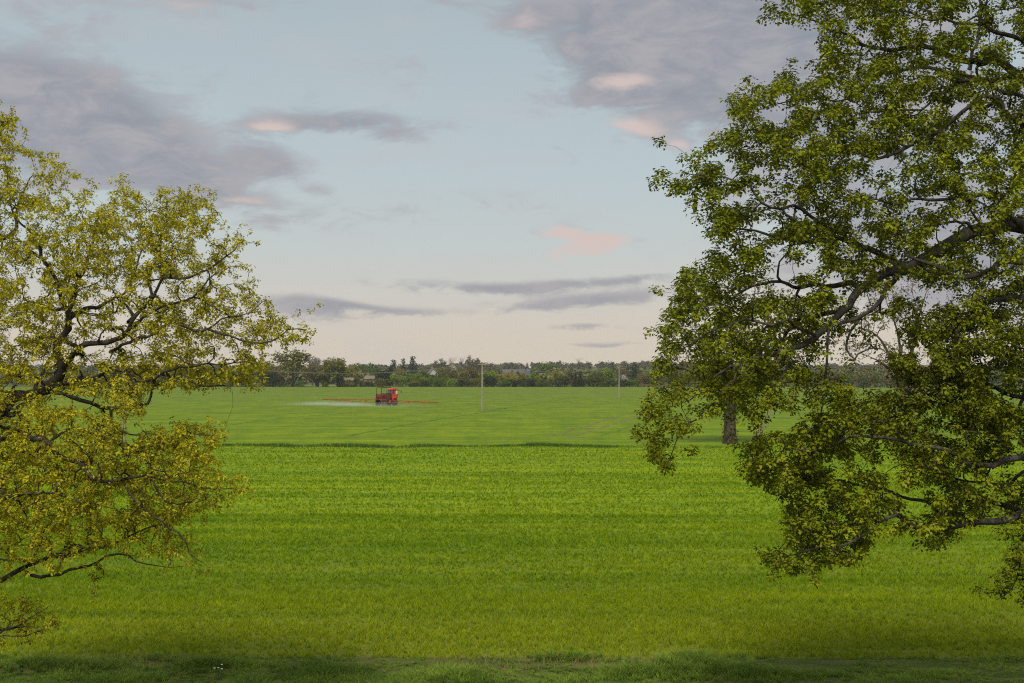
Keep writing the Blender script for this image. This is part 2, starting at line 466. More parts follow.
def build_grass():
    roots, hs, ws, tn = [], [], [], []
    for y0, y1, dens, nb, wd in [(FIELD_NEAR, 45, 110, 6, .014), (45, 65, 52, 5, .021), (65, 90, 20, 4, .032), (90, 124, 10, 3, .045)]:
        hw = .39 * y1 + 5; n = int(2 * hw * (y1 - y0) * dens)
        x = (rng.random(n) * 2 - 1) * hw; y = y0 + rng.random(n) * (y1 - y0)
        y = y + 0.12 * np.sin(x * 1.3) * (y < FIELD_NEAR + 1)
        k = (np.abs(x) < .39 * y + 5)
        thin = vnoise(x * .05 + 5, y * .75, 3) * .6 + vnoise(x * .5, y * .9, 4) * .4
        k &= rng.random(n) < (.42 + .95 * thin)
        x, y, thin = x[k], y[k], thin[k]
        tuft = rng.random(len(x))
        for _ in range(nb):
            tn.append(np.clip(tuft * .75 + rng.random(len(x)) * .25, 0, 1))
            P = np.stack([x + rng.normal(0, .018, len(x)), y + rng.normal(0, .018, len(x)), np.zeros(len(x))], 1)
            roots.append(P); hs.append((.075 + .07 * rng.random(len(x))) * (.72 + .55 * thin)); ws.append(np.full(len(x), wd))
    P = np.concatenate(roots); h = np.concatenate(hs); w = np.concatenate(ws)
    o = blades('crop', P, h, w, .45 + .75 * rng.random(len(P)), crop_material(), 2, np.concatenate(tn))
    tag(o, 'short bright green young cereal crop covering the field', 'crop', kind='stuff')
    # rough verge along the bottom of the view
    vm = leaf_mat('verge_blades', (0.03, 0.075, 0.006, 1), (0.30, 0.42, 0.045, 1), .35)
    n = 12500; x = (rng.random(n) * 2 - 1) * 17; y = 26.5 + rng.random(n) * 6.3
    right = np.clip((x - 5.6) / .6, 0, 1); cl = np.clip((vnoise(x * .75, y * 1.1, 8) - .15) * 1.3, 0, 1)
    k = rng.random(n) < np.where(y > 31.7, .30 + .7 * (cl > .5) + .4 * right, .7 + .4 * cl + .3 * right); x, y, cl, right = x[k], y[k], cl[k], right[k]
    size = (.11 + .34 * cl ** 1.4 * rng.uniform(.6, 1.2, len(x))) * (1 - .45 * right); tt = rng.random(len(x)); fa = rng.random(len(x)) * 6.28
    m = 24; rp = lambda v: np.repeat(v, m)
    ang = rp(fa) + rng.normal(0, 1.5, len(x) * m); rr_ = rp(.03 + .10 * size) * rng.random(len(x) * m) ** .5
    P = np.stack([rp(x) + rr_ * np.cos(ang), rp(y) + rr_ * np.sin(ang), np.full(len(x) * m, -.03)], 1)
    o = blades('verge_grass', P, rp(size) * rng.uniform(.55, 1.15, len(P)), np.full(len(P), .017), .35 + 1.0 * rng.random(len(P)), vm, 3,
               np.clip(rp(tt) * .5 + rng.random(len(P)) * .35 + .25 * rp(right), 0, 1), .35, ang)
    tag(o, 'long dark tussocky grass of the verge along the near field edge', 'grass', kind='stuff')
    # dry stalks on the margin
    n = 5000; x = (rng.random(n) * 2 - 1) * 16; y = 31.3 + rng.random(n) * 1.3
    k = (vnoise(x * .8, y * .2, 15) > .42) & (x < 5.5); x, y = x[k], y[k]
    dm = leaf_mat('dry_stalks', (0.12, 0.10, 0.03, 1), (0.30, 0.23, 0.11, 1), .2)
    o = blades('dry_grass', np.stack([x, y, np.full(len(x), -.02)], 1), .08 + .2 * rng.random(len(x)), np.full(len(x), .010), .6 + .6 * rng.random(len(x)), dm, 2)
    tag(o, 'straw coloured dry grass on the bare margin between verge and crop', 'grass', kind='stuff')
    # dark unsprayed strip that crosses the field
    pts = []
    for i in range(12000):
        px = rng.uniform(40, 860); q = vnoise(np.array([px * .05]), np.array([.5]), 21)[0]
        dens = max(0.05, (q - .15) * 2.0)
        if px < 225: dens *= .8
        if px > 590: dens *= max(0.08, 1 - (px - 590) / 60)
        if rng.random() > dens: continue
        p = on_ground(px, 446.6 + .004 * (px - 300) * .3 + .5 * math.sin(px * .021) + .3 * math.sin(px * .063 + 2) + rng.normal(0, .45), 0.0); pts.append(p)
    P = np.array(pts); q = vnoise(P[:, 0] * .5, P[:, 1] * .1, 22)
    sm = leaf_mat('strip_blades', (0.03, 0.065, 0.008, 1), (0.08, 0.15, 0.02, 1), .25)
    o = blades('rough_grass', P, .08 + .30 * q, np.full(len(P), .05), .3 + .5 * rng.random(len(P)), sm, 2)
    tag(o, 'thin dark strip of rough grass crossing the middle of the field', 'grass', kind='stuff')
build_grass()

# white-flowered weed in the verge
def flower_weed(px, py, label, nst):
    p = on_ground(px, py, -.04); root = empty('flowering_weed', p)
    tag(root, label, 'wild flower')
    st = MB(); heads = []
    for i in range(nst):
        a = rng.random() * 6.28; r = .06 + .12 * rng.random(); h = .22 + .14 * rng.random()
        tip = (r * math.cos(a), r * math.sin(a), h)
        st.tube([(0.02 * math.cos(a), .02 * math.sin(a), 0), (tip[0] * .6, tip[1] * .6, h * .6), tip], [.006, .005, .004], 5); heads.append(tip)
    st.build('stem', WEED_STEM, root)
    for t in heads:
        hb = MB()
        for k in range(6):
            a = k * 1.047; hb.box((t[0] + .013 * math.cos(a), t[1] + .013 * math.sin(a), t[2] + .004 * (k % 2)), (.018, .018, .008))
        hb.lathe(t, (0, 0, 1), [(.006, -.006), (.012, 0), (.006, .006)], 6)
        hb.build('flower_head', PETAL, root)
WEED_STEM = simple_mat('weed_stem', (.06, .11, .03), .7); PETAL = simple_mat('white_petal', (.75, .76, .68), .7, var=.05)
flower_weed(219, 681, 'small white flowered weed in the dark verge grass at the bottom edge', 5)

# ------------------------------------------------------------------ trees grown from limbs
def catmull(P, step):
    P = np.asarray(P, float); out = []
    Q = np.vstack([2 * P[0] - P[1], P, 2 * P[-1] - P[-2]])
    for i in range(1, len(Q) - 2):
        n = max(2, int(np.linalg.norm(Q[i + 1][:3] - Q[i][:3]) / step))
        for t in np.linspace(0, 1, n, endpoint=False):
            a, b, c, d = Q[i - 1], Q[i], Q[i + 1], Q[i + 2]
            out.append(.5 * (2 * b + (c - a) * t + (2 * a - 5 * b + 4 * c - d) * t * t + (3 * b - a - 3 * c + d) * t ** 3))
    out.append(Q[-2]); return np.array(out)

def in_poly(pts, poly):
    x, y = pts[:, 0], pts[:, 1]; ins = np.zeros(len(pts), bool); n = len(poly); j = n - 1
    for i in range(n):
        xi, yi = poly[i]; xj, yj = poly[j]
        c = ((yi > y) != (yj > y)) & (x < (xj - xi) * (y - yi) / ((yj - yi) or 1e-9) + xi)
        ins ^= c; j = i
    return ins

def grow(limbs, targets, step, r_tip, rexp=.42, wig=.25, droop=0.0):
    """limbs: list of (n,4) arrays x,y,z,radius. targets (m,3). Links every target to the growing skeleton."""
    cap = sum(len(l) for l in limbs) + len(targets) * 14
    pos = np.zeros((cap, 3)); par = np.full(cap, -1); rad = np.zeros(cap); lid = np.zeros(cap, int); n = 0
    for k, L in enumerate(limbs):
        for i, r in enumerate(L):
            pos[n] = r[:3]; rad[n] = r[3]; lid[n] = k
            par[n] = n - 1 if i else -1
            n += 1
    base = pos[:n].copy()
    d0 = np.array([np.min(((base - t) ** 2).sum(1)) for t in targets])
    order = np.argsort(d0 * rng.uniform(.8, 1.25, len(d0)))
    tips, tdir = [], []
    for q in order:
        t = targets[q]
        dv = pos[:n] - t; d2 = (dv ** 2).sum(1)
        j = int(np.argmin(d2)); dist = math.sqrt(d2[j])
        if dist < 1e-4: continue
        p0 = pos[j]; pd = p0 - pos[par[j]] if par[j] >= 0 else np.array([0, 0, 1.0])
        ln = np.linalg.norm(pd); pd = pd / ln if ln > 1e-9 else np.array([0, 0, 1.0])
        to = (t - p0) / dist
        ctrl = p0 + dist * (.32 * pd + .22 * to + np.array([0, 0, .10 - droop]) + rng.normal(0, wig * .35, 3))
        m = int(min(12, max(1, math.ceil(dist / step)))); prev = j
        for s in range(1, m + 1):
            u = s / m
            p = (1 - u) ** 2 * p0 + 2 * u * (1 - u) * ctrl + u * u * t
            if s < m: p = p + rng.normal(0, step * .07, 3)
            pos[n] = p; par[n] = prev; lid[n] = lid[j]; prev = n; n += 1
        tips.append(n - 1)
    pos, par, rad, lid = pos[:n], par[:n], rad[:n], lid[:n]
    cnt = np.zeros(n)
    cnt[tips] += 1
    nlimb = len(base)
    kids = np.zeros(n, int)
    for i in range(n - 1, -1, -1):
        if par[i] >= 0: cnt[par[i]] += cnt[i]; kids[par[i]] += 1
    rr = r_tip * np.maximum(cnt, 1) ** rexp
    rr[:nlimb] = np.where(rad[:nlimb] > 0, rad[:nlimb], rr[:nlimb])
    for i in range(nlimb, n): rr[i] = min(rr[i], rr[par[i]] * .85)
    return pos, par, rr, lid, np.array(tips), nlimb

def tubes(pos, par, rr, lid, which, nlimb):
    """ring mesh of every chain of limb `which`"""
    ids = np.where(lid == which)[0]
    kids = {}
    for i in ids:
        if par[i] >= 0: kids.setdefault(int(par[i]), []).append(int(i))
    chains = []; stack = [int(i) for i in ids if par[i] < 0]
    heads = [(s, None) for s in stack]
    while heads:
        s, pr = heads.pop(); ch = [pr, s] if pr is not None else [s]; cur = s
        while True:
            ks = kids.get(cur, [])
            if not ks: break
            lk = [k for k in ks if k < nlimb and cur < nlimb]
            nx = lk[0] if lk else max(ks, key=lambda k: rr[k])
            for k in ks:
                if k != nx: heads.append((k, cur))
            ch.append(nx); cur = nx
        if len(ch) > 1: chains.append(ch)
    V, Fq = [], []
    for ch in chains:
        P = pos[ch]; R = rr[ch].copy()
        if len(ch) > 1 and ch[0] < ch[1] and R[0] > R[1] * 1.3: R[0] = R[1] * 1.15
        k = 8 if R.max() > .06 else (5 if R.max() > .018 else 3)
        T = np.gradient(P, axis=0); T /= np.maximum(np.linalg.norm(T, axis=1), 1e-9)[:, None]
        ref = np.array([.3, .9, .31]); x = np.cross(T, ref); nx_ = np.linalg.norm(x, axis=1)
        x = x / np.maximum(nx_, 1e-6)[:, None]; y = np.cross(T, x)
        an = np.arange(k) * 2 * math.pi / k
        ring = P[:, None, :] + (x[:, None, :] * np.cos(an)[None, :, None] + y[:, None, :] * np.sin(an)[None, :, None]) * R[:, None, None]
        b = len(V) and sum_len[0] or 0
        V.append(ring.reshape(-1, 3))
        i = np.arange(len(ch) - 1)[:, None] * k; j = np.arange(k)[None, :]; j2 = (j + 1) % k
        q = np.stack([i + j, i + j2, i + k + j2, i + k + j], -1).reshape(-1, 4) + b
        Fq.append(q); sum_len[0] = b + len(ch) * k
    if not V: return None
    return np.concatenate(V), np.concatenate(Fq)
sum_len = [0]

def leaf_quads(C, D, n_per, L, Wd, spread, up=.25, tint_bias=None, stretch=1.0):
    """clusters at C pointing along D: n_per diamond leaves each"""
    m = len(C); N = m * n_per
    c = np.repeat(C, n_per, 0); d = np.repeat(D, n_per, 0)
    v = rng.normal(0, 1, (N, 3)) + d * .5 + np.array([0, 0, up]); v /= np.linalg.norm(v, axis=1)[:, None]
    root = c + v * (spread * rng.random(N) ** .5)[:, None] * np.array([1.15, 1.15, .85]) + d * (rng.uniform(-1.5, 1.1, N) * spread * stretch)[:, None]
    l = (L * rng.uniform(.6, 1.25, N))[:, None]; w = (Wd * rng.uniform(.7, 1.2, N))[:, None]
    nr = v * .65 + np.array([0, 0, .75]) + rng.normal(0, .30, (N, 3)); nr /= np.linalg.norm(nr, axis=1)[:, None]
    q = v + rng.normal(0, .7, (N, 3)); dirn = q - (q * nr).sum(1)[:, None] * nr; dirn /= np.maximum(np.linalg.norm(dirn, axis=1), 1e-6)[:, None]
    s = np.cross(nr, dirn)
    tip = root + dirn * l - nr * l * .12
    a = root + dirn * l * .55 + s * w * .5 + nr * w * .18; b = root + dirn * l * .55 - s * w * .5 + nr * w * .18
    V = np.stack([root, a, tip, b], 1).reshape(-1, 3); Fc = (np.arange(N) * 4)[:, None] + np.arange(4)[None, :]
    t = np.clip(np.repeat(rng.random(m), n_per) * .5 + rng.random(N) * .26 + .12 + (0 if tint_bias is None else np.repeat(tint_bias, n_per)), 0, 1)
    return V, Fc, t

def bark_mat(name, a, b, sc=9):
    m, nt, out = new_mat(name)
    p = nt.nodes.new('ShaderNodeBsdfPrincipled'); geo = nt.nodes.new('ShaderNodeNewGeometry')
    pos = geo.outputs['Position']
    n = noise(nt, mapping(nt, pos, (1, 1, .45)), sc, 6, .65, .3); n2 = noise(nt, pos, 1.3, 3)
    c = mixc(nt, (n * .7 + n2 * .3).smooth(.36, .64), a, b)
    c = mixc(nt, noise(nt, pos, 2.2, 4).smooth(.55, .75) * .35, c, (0.10, 0.11, 0.05, 1))
    nt.links.new(c, p.inputs['Base Color']); p.inputs['Roughness'].default_value = .9; p.inputs['Specular IOR Level'].default_value = .15
    bp = nt.nodes.new('ShaderNodeBump'); bp.inputs['Strength'].default_value = .7; bp.inputs['Distance'].default_value = .02
    nt.links.new(n.s, bp.inputs['Height']); nt.links.new(bp.outputs[0], p.inputs['Normal']); nt.links.new(p.outputs[0], out.inputs[0])
    return m

def big_tree(name, label, base, trunk_pts, limbs_px, regions, bark, leafm, step, r_tip, leaf, group=None, clear=.5, fat=1.0):
    """limbs_px: list of (points (px,py,depth), r0 px, r1 px). regions: (polygon, density, depth mid, half depth, leafsize factor, tint)"""
    root = empty(name, base); tag(root, label, 'tree', group)
    L = []
    for pts, r0, r1 in limbs_px:
        P = np.array([np.append(at(*p), 0) for p in pts])
        rs = np.linspace(r0, r1, len(P)) * fat; P[:, 3] = [r * p[2] / F for r, p in zip(rs, pts)]
        C = catmull(P, step); C[1:-1, :3] += rng.normal(0, step * .06, (len(C) - 2, 3))
        k = np.arange(len(C)) * step; env = np.clip(np.minimum(k, k[::-1]) / .6, 0, 1)     # crooked growth between the joints
        for ax in range(3): C[:, ax] += env * sum(am * np.sin(k * fr + rng.random() * 6.28) for am, fr in ((.06, 2.6), (.035, 5.5), (.02, 10.0)))
        L.append(C)
    T, B, K = [], [], []
    for poly, dens, dm, dh, gap, tb in regions:
        xs = [p[0] for p in poly]; ys = [p[1] for p in poly]
        n = int((max(xs) - min(xs)) * (max(ys) - min(ys)) * dens)
        q = np.stack([rng.uniform(min(xs), max(xs), n), rng.uniform(min(ys), max(ys), n)], 1)
        q = q[in_poly(q, poly)]; q = q + rng.normal(0, 7.5, q.shape) * (rng.random(len(q)) < .5)[:, None]
        # off-frame part of the crown thinner
        off = (q[:, 0] < -12) | (q[:, 0] > W + 12) | (q[:, 1] < -12)
        q = q[~off | (rng.random(len(q)) < .45)]
        cl = vnoise(q[:, 0] * .055 + 9, q[:, 1] * .075 + 4, 31) * .6 + vnoise(q[:, 0] * .13, q[:, 1] * .16, 32) * .4
        q = q[rng.random(len(q)) < np.clip((cl - gap) * 4 + .5, .06, 1)]
        dep = dm + dh * np.clip(rng.normal(0, .5, len(q)), -1, 1)
        for pts, r0, r1 in limbs_px:
            rs = np.linspace(r0, r1, len(pts)); Lp = catmull(np.array([(*p, r) for p, r in zip(pts, rs)]), 12)
            Lp = Lp[Lp[:, 3] > 2.2]
            if not len(Lp): continue
            dd = np.hypot(q[:, None, 0] - Lp[None, :, 0], q[:, None, 1] - Lp[None, :, 1]); j = dd.argmin(1); near = dd[np.arange(len(q)), j] < Lp[j, 3] * 1.4 + 6
            kill = near & (dep < Lp[j, 2] + .2) & (rng.random(len(q)) < clear)
            q, dep = q[~kill], dep[~kill]
        B = B[:len(T)] + [tb] * len(q)
        T += [at(a, b, d) for (a, b), d in zip(q, dep)]
    T = np.array(T); B = np.array(B)
    pos, par, rr, lid, tips, nl = grow(L, T, step, r_tip, .47, .4)
    bx = np.array(base)
    MBt = MB(); MBt.tube([tuple(np.array(p[:3]) - bx) for p in trunk_pts], [p[3] for p in trunk_pts], 14)
    tr = MBt.build('trunk', bark, root, True)
    for k in range(len(L)):
        sum_len[0] = 0
        r = tubes(pos, par, rr, lid, k, nl)
        if r: mesh_np('limb', r[0] - bx, r[1], bark, parent=tr, smooth=True)
    D = pos[tips] - pos[par[tips]]; D /= np.maximum(np.linalg.norm(D, axis=1), 1e-9)[:, None]
    # also leaf the nodes just behind each tip
    p1 = par[tips]; p2 = np.where(par[p1] >= 0, par[p1], p1)
    sel = rng.random(len(tips)) < leaf.get('second', .6)
    C = np.concatenate([pos[tips], (pos[p1] * .5 + pos[p2] * .5)[sel & (p1 >= nl)]]); DD = np.concatenate([D, D[sel & (p1 >= nl)]])
    tb = np.zeros(len(C)); 
    # tint by which region the tip came from (nearest target)
    from mathutils import kdtree
    kd = kdtree.KDTree(len(T)); [kd.insert(t, i) for i, t in enumerate(T)]; kd.balance()
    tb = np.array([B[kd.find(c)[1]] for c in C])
    V, Fc, t = leaf_quads(C, DD, leaf['n'], leaf['L'], leaf['W'], leaf['spread'], leaf.get('up', .25), tb, leaf.get('stretch', 1.0))
    mesh_np('crown', V - bx, Fc, leafm, t, root)
    print(name, 'tips', len(tips), 'leaves', len(Fc), 'nodes', len(pos))
    return root

bark_left = bark_mat('oak_bark', (0.020, 0.016, 0.012, 1), (0.075, 0.062, 0.045, 1))
bark_right = bark_mat('grey_oak_bark', (0.022, 0.019, 0.016, 1), (0.105, 0.094, 0.078, 1))
leaf_left = leaf_mat('young_oak_leaf', (0.155, 0.150, 0.008, 1), (0.68, 0.61, 0.028, 1), .36, patch=.5)
leaf_right = leaf_mat('oak_leaf', (0.035, 0.055, 0.003, 1), (0.33, 0.36, 0.013, 1), .28, patch=.5)

def left_tree():
    d = 25.0
    tb = (-12.2, 25.2, 0.0)
    J = (-175, 455)
    limbs = [
        ([(-190, 500, 25.2), (-110, 445, 25), (-40, 432, 24.8), (0, 418, 24.8), (19, 397, 24.7), (42, 389, 24.7), (56, 376, 24.7), (58, 362, 24.7), (57, 341, 24.8), (70, 328, 24.9), (70, 316, 25), (75, 300, 25.2), (84, 270, 25.4), (90, 240, 25.6), (98, 212, 25.7)], 12, 1.2),
        ([(57, 374, 24.7), (64, 364, 24.5), (82, 355, 24.3), (89, 348, 24.2), (105, 337, 24.0), (124, 333, 23.8), (128, 321, 23.7), (145, 302, 23.6), (164, 286, 23.5), (192, 277, 23.3), (215, 262, 23.1), (235, 250, 23)], 5.5, .9),
        ([(61, 337, 24.8), (75, 347, 24.6), (83, 355, 24.3)], 3.6, 3.2),
        ([(128, 322, 23.7), (150, 296, 24.2), (150, 270, 24.5), (160, 254, 24.7), (164, 232, 24.8), (172, 210, 25)], 3, .8),
        ([(124, 334, 23.8), (156, 312, 23.3), (182, 296, 22.9), (205, 280, 22.7), (228, 268, 22.6)], 2.6, .7),
        ([(110, 352, 24), (140, 338, 23.3), (169, 328, 22.9), (201, 330, 22.6), (224, 317, 22.5), (243, 317, 22.4), (262, 302, 22.4)], 2.6, .7),
        ([(205, 328, 22.6), (234, 336, 22.3), (269, 338, 22.1), (288, 329, 22), (306, 330, 22)], 2.0, .6),
        ([(70, 318, 25), (81, 310, 25.4), (94, 309, 25.7), (105, 303, 26), (117, 299, 26.2), (135, 280, 26.5), (140, 250, 26.8), (140, 215, 27)], 4, .8),
        ([(44, 388, 24.7), (56, 382, 24.2), (80, 382, 23.7), (101, 375, 23.3), (122, 372, 23), (150, 375, 22.6), (180, 368, 22.3), (215, 365, 22), (250, 362, 21.8)], 4.5, .8),
        ([(42, 392, 24.7), (61, 396, 24.5), (96, 404, 24.3), (126, 405, 24.2), (145, 400, 24.1), (151, 386, 24.1), (160, 374, 24), (185, 385, 23.8), (225, 386, 23.6)], 4, .7),
        ([(-110, 445, 25), (-60, 420, 26), (0, 414, 26.5), (18, 408, 26.8), (40, 380, 27.5), (60, 350, 28)], 7, 2),
        ([(-180, 490, 25.2), (-90, 452, 24), (-30, 440, 23.4), (0, 436, 23.2), (20, 434, 23), (44, 444, 22.7), (58, 458, 22.5), (73, 470, 22.3), (100, 478, 22), (117, 476, 21.8), (146, 476, 21.6), (158, 491, 21.5), (176, 505, 21.4), (205, 500, 21.3)], 6.5, .8),
        ([(44, 444, 22.7), (70, 432, 22.9), (105, 438, 23), (140, 444, 22.8), (165, 440, 22.5), (190, 436, 22.3), (212, 436, 22.2)], 2.6, .6),
        ([(120, 476, 21.8), (128, 490, 21.5), (145, 510, 21.2), (165, 522, 21), (178, 535, 20.9), (190, 555, 20.8), (204, 563, 20.8)], 2.0, .5),
        ([(146, 476, 21.6), (175, 480, 21.7), (205, 486, 21.8), (240, 490, 21.9)], 1.5, .5),
        ([(-200, 640, 25.2), (-120, 610, 24.6), (-50, 592, 24), (0, 578, 23.7), (26, 570, 23.5), (53, 559, 23.3), (82, 549, 23.1), (105, 543, 22.9), (140, 532, 22.7), (170, 525, 22.5)], 5.5, .8),
        ([(26, 572, 23.5), (40, 576, 23.3), (73, 568, 23), (100, 562, 22.9), (126, 561, 22.8), (146, 565, 22.7), (178, 567, 22.6)], 3.2, .5),
        ([(-185, 495, 25.2), (-130, 400, 26), (-70, 310, 26.3), (-30, 262, 26.3), (0, 238, 26.3), (16, 226, 26.3), (19, 205, 26.3), (30, 178, 26.3)], 8, .9),
        ([(70, 316, 25), (44, 262, 25), (43, 250, 25), (37, 238, 25.1), (19, 224, 25.3), (10, 200, 25.5), (5, 165, 25.7)], 3.4, .8),
        ([(-130, 400, 26), (-110, 250, 25), (-70, 180, 24.5), (-30, 150, 24.3), (2, 125, 24.2), (10, 118, 24.2)], 6, .5),
        ([(-60, 452, 23.7), (-30, 480, 22.6), (0, 492, 22.2), (35, 488, 22), (70, 500, 21.8), (110, 508, 21.6)], 4, .7),
        ([(-120, 610, 24.6), (-70, 640, 23.6), (-30, 640, 23.2), (0, 633, 23), (20, 624, 22.9), (38, 612, 22.8), (50, 606, 22.8)], 2.6, .4), ([(0, 633, 23), (14, 618, 22.8), (22, 604, 22.7), (24, 596, 22.7)], 1.1, .3), ([(8, 630, 23), (28, 626, 22.9), (48, 628, 22.8), (60, 622, 22.8)], 1.0, .3), ([(-10, 636, 23.2), (10, 628, 23.2), (30, 612, 23.2), (34, 600, 23.2)], 1.0, .3),
        ([(-30, 640, 23.2), (5, 640, 23), (30, 634, 22.9), (52, 626, 22.8)], 1.6, .4),
    ]
    top = [(-150, 60), (-40, 90), (-5, 104), (10, 110), (15, 122), (10, 138), (2, 142), (20, 147), (36, 147), (48, 158), (68, 163), (83, 167), (76, 184), (92, 192), (104, 206), (104, 192), (112, 178), (122, 176), (128, 190), (140, 186), (150, 192), (165, 188), (172, 197), (186, 186), (198, 186), (204, 199), (219, 205), (221, 214), (208, 230), (206, 246), (226, 239), (247, 236), (244, 250), (237, 262), (246, 285), (262, 292), (273, 300), (266, 316), (286, 320), (306, 317), (313, 330), (303, 341), (285, 338), (268, 345), (262, 356), (270, 368), (258, 384), (235, 384), (200, 388), (150, 388), (80, 392), (-150, 400)]
    mid = [(-150, 385), (60, 385), (100, 392), (150, 388), (148, 408), (135, 418), (160, 430), (184, 421), (200, 429), (226, 430), (214, 450), (206, 470), (236, 478), (249, 487), (240, 497), (214, 502), (194, 515), (160, 520), (100, 525), (0, 530), (-150, 530)]
    low = [(-150, 525), (0, 530), (100, 520), (190, 512), (192, 530), (205, 545), (207, 562), (190, 566), (172, 556), (140, 552), (105, 560), (60, 570), (35, 566), (0, 590), (-100, 600)]
    twg = [(-60, 600), (0, 600), (45, 598), (56, 606), (58, 626), (30, 642), (0, 645), (-60, 650)]
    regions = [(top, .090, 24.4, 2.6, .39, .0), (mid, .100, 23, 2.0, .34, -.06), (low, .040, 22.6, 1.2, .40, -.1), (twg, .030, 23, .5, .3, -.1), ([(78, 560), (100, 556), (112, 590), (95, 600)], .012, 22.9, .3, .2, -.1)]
    trunk = [(-12.2, 25.2, -.1, .62), (-12.2, 25.2, .8, .5), (-12.15, 25.2, 2.2, .45), (-12.1, 25.2, 4.5, .40), (-11.9, 25.4, 7, .30), (-11.5, 25.5, 9, .18), (-11.2, 25.5, 11, .08)]
    return big_tree('oak_tree', 'yellow green young leaved oak with dark twisting limbs, nearest on its side of the field, no red sprayer-side gap of trunk', tb, trunk, limbs, regions, bark_left, leaf_left, .14, .0045,
                    dict(n=13, L=.064, W=.030, spread=.048, up=.05, second=.30), clear=.35, fat=.66)
lt = left_tree(); lt['label'] = 'big oak with sparse yellow green spring leaves and dark twisting limbs'

